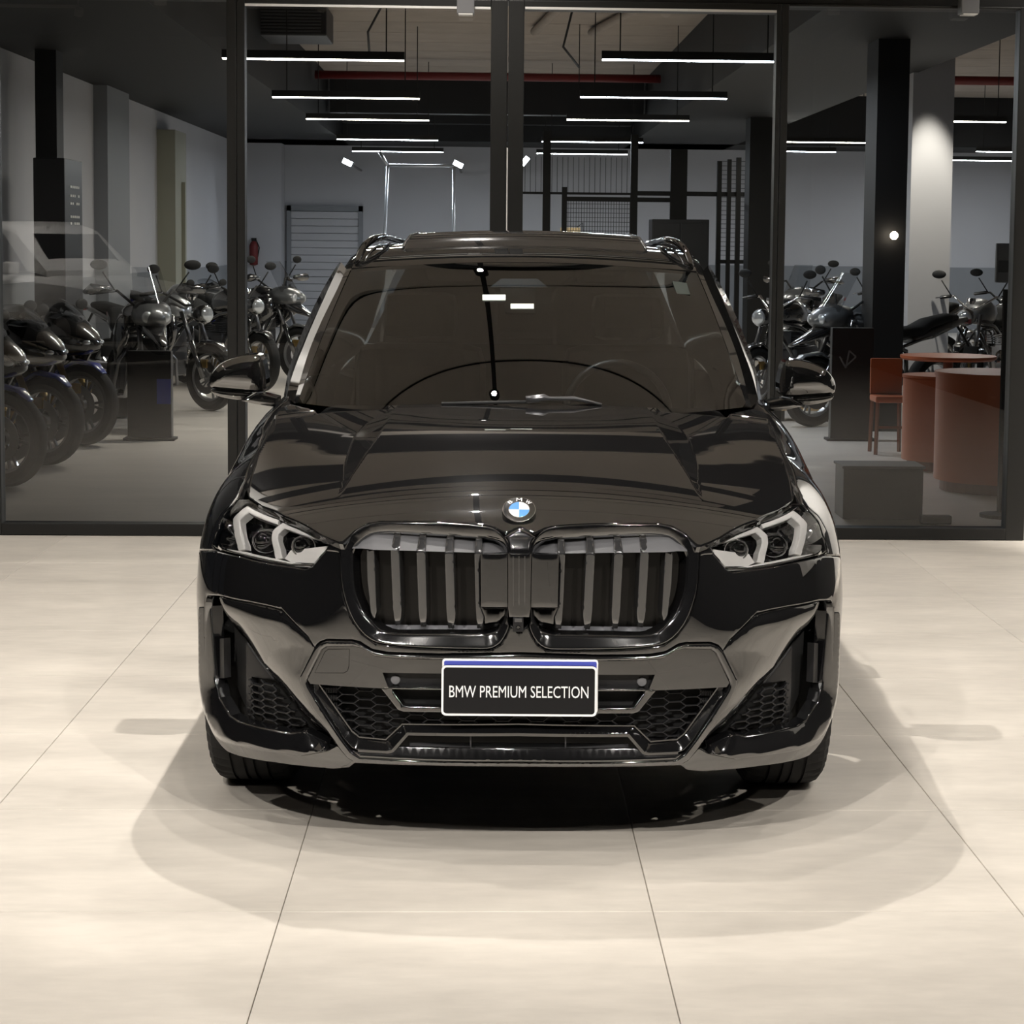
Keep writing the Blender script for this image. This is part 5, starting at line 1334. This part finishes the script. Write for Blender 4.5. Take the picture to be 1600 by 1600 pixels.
# upright black panels standing in front of the motorcycles
e = empty('display_panel', (xat(235, 15.85, 640), 15.85, 0)); hw = 34*15.85/FPX; zt = zat(548, 15.85, 235)
b = MB(); b.box((-hw, -.05, .02), (hw, .05, zt), .006); b.build('panel', M_['satin_black'], e); b = MB(); b.box((-hw-.03, -.09, 0), (hw+.03, .09, .02), .004); b.build('foot', M_['matt_black'], e)
b = MB(); b.box((hw*.35, -.056, zt-.42), (hw*.98, -.05, zt-.22)); b.build('blue_patch', M_['bike_blue'], e)
tag(e, 'black upright display panel before the tall touring motorcycle at left', 'panel')
e = empty('display_panel', (xat(1329, 16.2, 640), 16.2, 0)); hw = 33*16.2/FPX; zt = zat(512, 16.2, 1329)
b = MB(); b.box((-hw, -.05, .02), (hw, .05, zt), .006); b.build('panel', M_['satin_black'], e); b = MB(); b.box((-hw-.03, -.09, 0), (hw+.03, .09, .02), .004); b.build('foot', M_['matt_black'], e)
mk = [(1312, 557), (1321.5, 575), (1327, 548), (1337.5, 557.5), (1323, 571)]; b = MB(); Q = [at(px, py, 16.2-.053) for px, py in mk]; Q = [(q[0]-e.location.x, -.053, q[2]) for q in Q]
for i in range(4): b.bar(Q[i], Q[i+1], .013, .004, up=(0, 1, 0))
b.build('line_emblem', M_['mid_grey'], e)
tag(e, 'black upright display panel with pale angular line mark at right', 'panel')
# ------------------------------------------------------------------ left wall: cabinet, sign, duct
e = empty('control_cabinet', (-3.92, 18.3, 0)); b = MB(); b.box((-.14, -.35, 0), (.14, .42, 2.31), .01); b.build('body', M_['satin_black'], e)
dot = None
for r, z in enumerate((2.05, 1.97, 1.90, 1.78, 1.72)):
    for k in range(5):
        if (r, k) in ((1, 3), (2, 2), (4, 1)): continue
        b = MB(); b.box((.139, -.12+k*.085, z), (.146, -.085+k*.085, z+.022)); b.build('indicator', M_['white_plastic'], e)
tag(e, 'tall black control cabinet with rows of white indicator dots at left wall', 'cabinet')
e = empty('wall_sign', (LX+.01, 24.9, 1.72)); b = MB(); b.box((0, -.20, -.10), (.012, .20, .10)); b.build('plate', M_['mid_grey'], e); b = MB(); b.box((.012, -.15, -.07), (.014, .15, .07)); b.build('sign_face', mat('sign_green', (.05, .12, .07), .5), e)
b = MB(); b.box((.014, -.05, -.04), (.0155, .02, .05)); b.box((.014, .03, -.05), (.0155, .09, .01)); b.build('pictogram', M_['white_plastic'], e)
tag(e, 'small dark green wall sign on the grey left wall', 'sign')
b = MB(); b.box((LX, 27.6, 0), (LX+.25, 28.6, 3.1)); b.box((LX+.25, 28.15, .6), (LX+.30, 28.2, 2.4)); struct('trim_3', b, mat('olive', (.30, .30, .24), .6))
# truck-free far wall: roller door, gantry, floodlights
e = empty('roller_door', (xat(508, BY, 380), BY-.03, 0)); e['kind'] = 'structure'; e.name = 'door_3'
hw_ = (xat(561, BY, 380)-xat(456, BY, 380))/2
for k in range(16):
    b = MB(); z = k*.134; b.box((-hw_, -.03, z+.004), (hw_, 0, z+.13), .006); b.build('slat', M_['wall_white'], e)
b = MB(); b.box((-hw_-.08, -.06, 0), (-hw_, .0, 2.25)); b.box((hw_, -.06, 0), (hw_+.08, .0, 2.25)); b.box((-hw_-.08, -.06, 2.15), (hw_+.08, 0, 2.25)); b.build('door_frame', M_['wall_grey'], e)
e = empty('tube_gantry', (xat(655, 33, 300), 33, 0)); w0 = xat(600, 33, 300)-e.location.x; w1 = xat(709, 33, 300)-e.location.x; zt = zat(259, 33, 650)
for (nm, p, q) in (('post', (w0-.05, 0, 0), (w0+.06, 0, zt)), ('post', (w1, 0, 0), (w1, 0, zt)), ('top_bar', (w0+.06, 0, zt), (w1, 0, zt)), ('brace', (w0-.08, 0, zt+.22), (w0+.06, 0, zt))):
    b = MB(); b.tube([p, q], .028, 8); b.build(nm, M_['bike_silver'], e, smooth=True)
tag(e, 'slender pale metal tube gantry against the far wall', 'frame')
for (px, py, lab) in ((543, 254, 'glowing floodlight on far wall left of the gantry'), (716, 257, 'glowing floodlight at the right corner of the gantry'), (820, 252, 'glowing floodlight just right of the centre door post')):
    p = at(px, py, 33.4); e = empty('floodlight', tuple(p)); b = MB(); b.box((-.09, -.06, -.05), (.09, .06, .05), .02, Matrix.Rotation(.45 if px < 800 else -.9, 4, 'Y')); b.build('housing', M_['mid_grey'], e)
    b = MB(); b.box((-.08, -.068, -.04), (.08, -.058, .04), .003, Matrix.Rotation(.45 if px < 800 else -.9, 4, 'Y')); b.build('lamp_face', M_['led'], e)
    b = MB(); b.tube([(0, .06, 0), (0, BY-33.4, 0)], .02, 6); b.build('bracket', M_['mid_grey'], e)
    tag(e, lab, 'light', 'far floodlights')
e = empty('fire_extinguisher', (xat(395, 36.2, 400), 36.35, 1.42)); b = MB(); b.lathe([(.02, -.28), (.075, -.26), (.08, .08), (.05, .15), (.02, .17)], 14); b.build('bottle', M_['pipe_red'], e, smooth=True); b = MB(); b.box((-.04, -.02, .16), (.05, .02, .22)); b.tube([(.04, 0, .19), (.10, 0, .05), (.07, 0, -.12)], .012, 6); b.build('valve', M_['matt_black'], e)
b = MB(); b.box((-.05, .06, -.1), (.05, .65, .0)); b.build('bracket', M_['wall_grey'], e)
tag(e, 'red fire extinguisher by the far wall beside the left door frame', 'extinguisher')
# ------------------------------------------------------------------ storage cage behind the car roof
CYD = 29.0
def cz(py): return zat(py, CYD, 950)
def cxx(px): return xat(px, CYD, 300)
e = empty('storage_cage', (cxx(930), CYD, 0)); ox = e.location.x
for (a, b_, y0) in ((848, 860, 206), (878, 886, 293), (985, 996, 210), (1047, 1073, 232), (1120, 1127, 250), (1136, 1142, 247), (1150, 1157, 244), (1165, 1175, 240)):
    m = MB(); m.box((cxx(a)-ox, -.05, 0), (cxx(b_)-ox, .05, cz(y0))); m.build('post', M_['matt_black'], e)
for (a, b_, y0, y1) in ((816, 985, 301, 304.5), (882, 1047, 308, 315), (996, 1172, 298, 305), (1120, 1172, 404, 410)):
    m = MB(); m.box((cxx(a)-ox, -.04, cz(y1)), (cxx(b_)-ox, .04, cz(y0))); m.build('rail', M_['matt_black'], e)
m = MB()
for k in range(24): x = cxx(888+k*4.2)-ox; m.box((x-.004, -.004, .8), (x+.004, .004, cz(315)))
for k in range(14): z = cz(319+k*7); m.box((cxx(886)-ox, -.004, z-.004), (cxx(985)-ox, .004, z+.004))
for k in range(20): x = cxx(820+k*8.4)-ox; m.box((x-.004, -.004, cz(302)), (x+.004, .004, cz(246)))
for k in range(22): z = cz(250+k*7); m.box((cxx(1120)-ox, -.004, z-.004), (cxx(1172)-ox, .004, z+.004))
m.build('wire_mesh', M_['dark_grey'], e, kind='stuff')
tag(e, 'black storage cage of posts rails and wire mesh above the car roof', 'cage')
e = empty('steel_locker', (cxx(1052), CYD-.9, 0)); m = MB(); m.box((-.40, -.3, 0), (.40, .3, 1.95), .01); m.build('body', M_['satin_black'], e)
for s in (-1, 1): m = MB(); m.box((.01 if s > 0 else -.385, -.315, .08), (.385 if s > 0 else -.01, -.3, 1.9), .004); d = m.build('door', M_['satin_black'], e); m = MB(); m.box((s*.04-.012, -.335, .95), (s*.04+.012, -.315, 1.1)); m.build('handle', M_['steel'], d)
tag(e, 'black steel locker in front of the storage cage at right', 'locker')
e = empty('packing_crate', (cxx(898), CYD+1.4, 1.5)); m = MB(); m.box((-.15, -.12, .12), (.15, .12, .34), .01); m.build('body', M_['wood_box'], e); m = MB(); m.tube([(.1, 0, .34), (.19, 0, .42), (.2, 0, .12)], .008, 6); m.build('strap', M_['matt_black'], e)
m = MB(); m.box((-.9, -.25, -.03), (.9, .25, .11)); m.box((-.85, -.2, -1.5), (-.79, .2, -.03)); m.box((.79, -.2, -1.5), (.85, .2, -.03)); o = m.build('shelf', M_['wall_grey'], e)
tag(e, 'light wooden crate on a shelf inside the storage cage', 'crate')
# ------------------------------------------------------------------ ceiling things
e = empty('air_conditioner', (xat(458, 23, 40), 23.0, CG-.03)); m = MB(); m.box((-.42, -.5, -.34), (.42, .5, 0), .02); m.build('body', M_['satin_black'], e)
for k in range(7): m = MB(); m.box((-.36, -.512, -.30+k*.036), (.36, -.5, -.28+k*.036)); m.build('louvre', M_['dark_grey'], e)
tag(e, 'dark ceiling air conditioner above the left lamp row', 'air conditioner')
m = MB(); m.tube([(-2.5, 28.9, 3.98), (2.48, 28.9, 3.98)], .06, 10); o = m.build('sprinkler_pipe', M_['pipe_red'], None, smooth=True); tag(o, 'red sprinkler pipe crossing the ceiling between the two lamp rows', 'pipe')
m = MB(); m.tube([(4.4, 24.2, 3.62), (RX-.02, 24.2, 3.62)], .055, 10); o = m.build('sprinkler_pipe', M_['pipe_red'], None, smooth=True); tag(o, 'red sprinkler pipe above the white pillar at right', 'pipe')
for (pts, lab) in (([(.85, 19, CG-.02), (.80, 19.2, CG-.4), (.72, 19.5, CG-.75), (.9, 20, CG-.9)], 'thin black cable dangling from the ceiling right of centre'), ([(-.95, 19, CG-.02), (-.99, 19.2, CG-.35), (-1.18, 19.6, CG-.62), (-1.2, 20.2, CG-.8)], 'thin black cable dangling above the left lamp row')):
    m = MB(); m.tube(pts, .012, 6); o = m.build('cable', M_['matt_black'], None, smooth=True); tag(o, lab, 'cable')
for (x0, x1) in ((.55, 1.05), (1.25, 2.1)):
    m = MB(); m.tube([(x0, 24.5, CG-.08), (x1, 18.6, CG-.08)], .05, 10); o = m.build('conduit', M_['slab'], None, smooth=True); tag(o, 'ceiling conduit running back %s' % ('nearest the centre post' if x0 < 1 else 'farther right, above the right lamp row'), 'conduit')
# ------------------------------------------------------------------ orange counter, table, chair, boxes
def drum(e, name, cx, cy, r, z0, z1, m, a0=0, a1=360, n=40):
    b = MB(); b.lathe([(r-.03, z0), (r, z0), (r, z1-.01), (r-.01, z1), (r-.03, z1)], n, 'Z', Matrix.Translation((cx, cy, 0)), closed=True); return b.build(name, M_[m], e, auto=.6)
cx0 = xat(1560, 12.9, 600); e = empty('reception_counter', (cx0, 12.95, 0))
rr1 = (cx0-xat(1463, 12.95, 640)); drum(e, 'counter_shell', 0, 0, rr1, .07, .765, 'orange'); b = MB(); b.lathe([(.001, .755), (rr1+.008, .755), (rr1+.008, .78), (.001, .78)], 48); b.build('counter_top', M_['orange'], e, auto=.5)
b = MB(); b.lathe([(rr1-.06, 0), (rr1-.04, 0), (rr1-.04, .075), (rr1-.06, .075)], 40, closed=True); b.build('plinth', M_['orange_dark'], e)
tag(e, 'orange drum-shaped reception counter at the right edge behind glass', 'counter')
cx1 = xat(1470, 14.1, 640); e = empty('reception_counter', (cx1, 14.15, 0)); rr2 = cx1-xat(1411, 14.15, 640)
drum(e, 'counter_shell', 0, 0, rr2, .07, .665, 'orange'); b = MB(); b.lathe([(.001, .66), (rr2+.006, .66), (rr2+.006, .68), (.001, .68)], 40); b.build('counter_top', M_['orange'], e, auto=.5)
b = MB(); b.lathe([(rr2-.06, 0), (rr2-.04, 0), (rr2-.04, .075), (rr2-.06, .075)], 40, closed=True); b.build('plinth', M_['orange_dark'], e)
tag(e, 'smaller orange drum counter standing left behind the larger one', 'counter')
cx2 = xat(1486, 15.6, 570); e = empty('round_table', (cx2, 15.7, 0)); r3 = 75*15.7/FPX
b = MB(); b.lathe([(.001, .70), (r3-.02, .70), (r3, .715), (r3, .735), (.001, .735)], 44); b.build('tabletop', M_['orange'], e, auto=.5); b = MB(); b.lathe([(.18, 0), (.20, .02), (.04, .05), (.04, .70), (.001, .70)], 24); b.build('pedestal', M_['orange_dark'], e, auto=.5)
tag(e, 'round orange table with thin top behind the drum counters', 'table')
cx3 = xat(1388, 15.2, 640); e = empty('bar_chair', (cx3, 15.2, 0))
b = MB(); b.box((-.125, -.13, .40), (.125, .13, .45), .015); b.build('seat', M_['orange'], e); b = MB(); b.box((-.125, .10, .45), (.125, .13, .73), .012); b.build('backrest', M_['orange'], e)
for (sx, sy) in ((-1, -1), (1, -1), (-1, 1), (1, 1)): b = MB(); b.bar((sx*.105, sy*.11, .41), (sx*.115, sy*.12, 0), .022); b.build('leg', M_['orange_dark'], e)
b = MB(); b.box((-.11, -.115, .20), (.11, -.10, .22)); b.build('footrest', M_['orange_dark'], e)
tag(e, 'small orange chair between the black pillar and the counters', 'chair')
X = xat(1375, 11.55, 780); e = empty('floor_box', (X, 11.6, 0)); b = MB(); b.box((-.235, -.14, .0), (.235, .14, .30), .006); b.build('body', M_['satin_black'], e); b = MB(); b.box((-.245, -.15, .30), (.245, .15, .315), .003); b.build('top_plate', M_['dark_grey'], e); tag(e, 'low dark grey box on floor just behind the right pane', 'plinth')  # solid box built for a see-through grey shape
X = xat(1462, 11.3, 800); e = empty('cable_tray', (X, 11.3, 0)); b = MB(); b.box((-.09, -.03, 0), (.09, .03, .05), .01); b.build('body', M_['satin_black'], e); b = MB(); b.box((-.08, -.032, .015), (.08, -.028, .035)); b.build('slot', M_['matt_black'], e); tag(e, 'small black floor tray beside the low grey box', 'tray')
X = xat(1252, 18.1, 640); e = empty('wooden_step', (X, 18.1, 0))
b = MB(); b.box((-.22, -.20, .10), (.22, .20, .14)); b.build('top_board', M_['wood_box'], e)
for s in (-1, 1): b = MB(); b.box((s*.2-.02, -.18, 0), (s*.2+.02, .18, .10)); b.build('leg', M_['matt_black'], e)
tag(e, 'low wooden step on garage floor under the right mirror', 'step')
X = xat(1566, 11.6, 400); e = empty('card_terminal', (X, 11.6, 0))
b = MB(); b.tube([(0.03, 0, .0), (0.03, 0, 1.35)], .02, 8); b.lathe([(.12, 0), (.12, .02), (.02, .03)], 20, 'Z', Matrix.Translation((.03, 0, 0))); b.build('stand', M_['matt_black'], e)
b = MB(); b.box((-.04, -.03, 1.39), (.04, .01, 1.62), .008); b.build('card_reader', M_['mid_grey'], e); b = MB(); b.box((.045, -.02, 1.28), (.13, .02, 1.60), .006); b.build('screen', M_['gloss_black'], e); b = MB(); b.box((-.03, -.033, 1.45), (.03, -.03, 1.52)); b.build('keypad', M_['dark_grey'], e)
tag(e, 'grey card terminal with black screen on stand at right edge', 'terminal')
e = empty('glowing_lamp', tuple(at(1397, 368, 16.9))); b = MB(); b.sphere((0, 0, 0), .035, 14, 8); b.build('globe', mat('globe', (1, 1, 1), emit=(1, .85, .68), es=30), e, smooth=True); b = MB(); b.tube([(0, .03, 0), (0, .12, 0)], .012, 6); b.build('bracket', M_['matt_black'], e)
tag(e, 'small glowing globe lamp on the black pillar', 'lamp')
# wash lamp on the white pillar
spot('pillar_light', (xat(1462, 19.6, 200), 19.6, 4.0), (xat(1452, 20.2, 400), 20.25, 1.6), 750, size=.5, blend=.8, rad=.03, col=(1, .93, .82))

# ------------------------------------------------------------------ white pickup parked behind the camera, seen mirrored in the left pane
tr = empty('pickup_truck', (-6.35, -6.6, 0), math.radians(38)); tag(tr, 'white pickup truck mirrored in the upper part of the left pane', 'truck')
mb = MB(); sections(mb, [(2.6, .72, .80, .16), (2.5, .74, .88, .24), (1.6, .78, .92, .30), (.9, .80, .93, .32), (-.9, .80, .93, .32), (-2.6, .80, .92, .30), (-2.7, .80, .90, .26)], 20, 6); mb.build('body', M_['white_paint'], tr, auto=.5)
mb = MB(); sections(mb, [(1.25, 1.12, .80, .05), (.55, 1.44, .74, .30), (.2, 1.50, .72, .33), (-.75, 1.50, .72, .33), (-.95, 1.40, .74, .30)], 20, 7); cb = mb.build('cab', M_['white_paint'], tr, auto=.5)
for s in (-1, 1):
    mb = MB(); mb.prism([(.80, 1.16), (.32, 1.66), (-.18, 1.70), (-.18, 1.16)], .015, Matrix.Translation((0, s*.765-.007, 0)) @ Matrix.Rotation(PI/2, 4, 'X') @ Matrix.Translation((0, 0, -.007))); mb.build('side_window', M_['gloss_black'], cb)
    mb = MB(); mb.box((.62, s*.92-.10, 1.12), (.74, s*.92+.10, 1.28), .03); mb.build('mirror', M_['white_paint'], tr)
    for x in (1.7, -1.65):
        mb = MB(); mb.lathe([(.20, s*.74), (.36, s*.74), (.38, s*.80), (.38, s*.92), (.35, s*.95), (.20, s*.94)], 30, 'Y', Matrix.Translation((x, 0, .38)), closed=True); w = mb.build('tyre', M_['rubber'], tr, auto=.5)
        mb = MB(); mb.lathe([(.001, s*.90), (.21, s*.92), (.21, s*.75)], 24, 'Y', Matrix.Translation((x, 0, .38))); mb.build('rim', M_['alloy'], w, auto=.5)
mb = MB(); mb.prism([(-.62, 1.20), (.62, 1.20), (.56, 1.66), (-.56, 1.66)], .02, Matrix.Translation((.62, 0, 0)) @ Matrix(((0, 0, 1, 0), (1, 0, 0, 0), (0, 1, 0, 0), (0, 0, 0, 1))) @ Matrix.Rotation(0, 4, 'X')); mb.v = [(x+(.55-(z-1.2)*1.05), y, z) for x, y, z in mb.v]; mb.build('windscreen', M_['gloss_black'], cb)
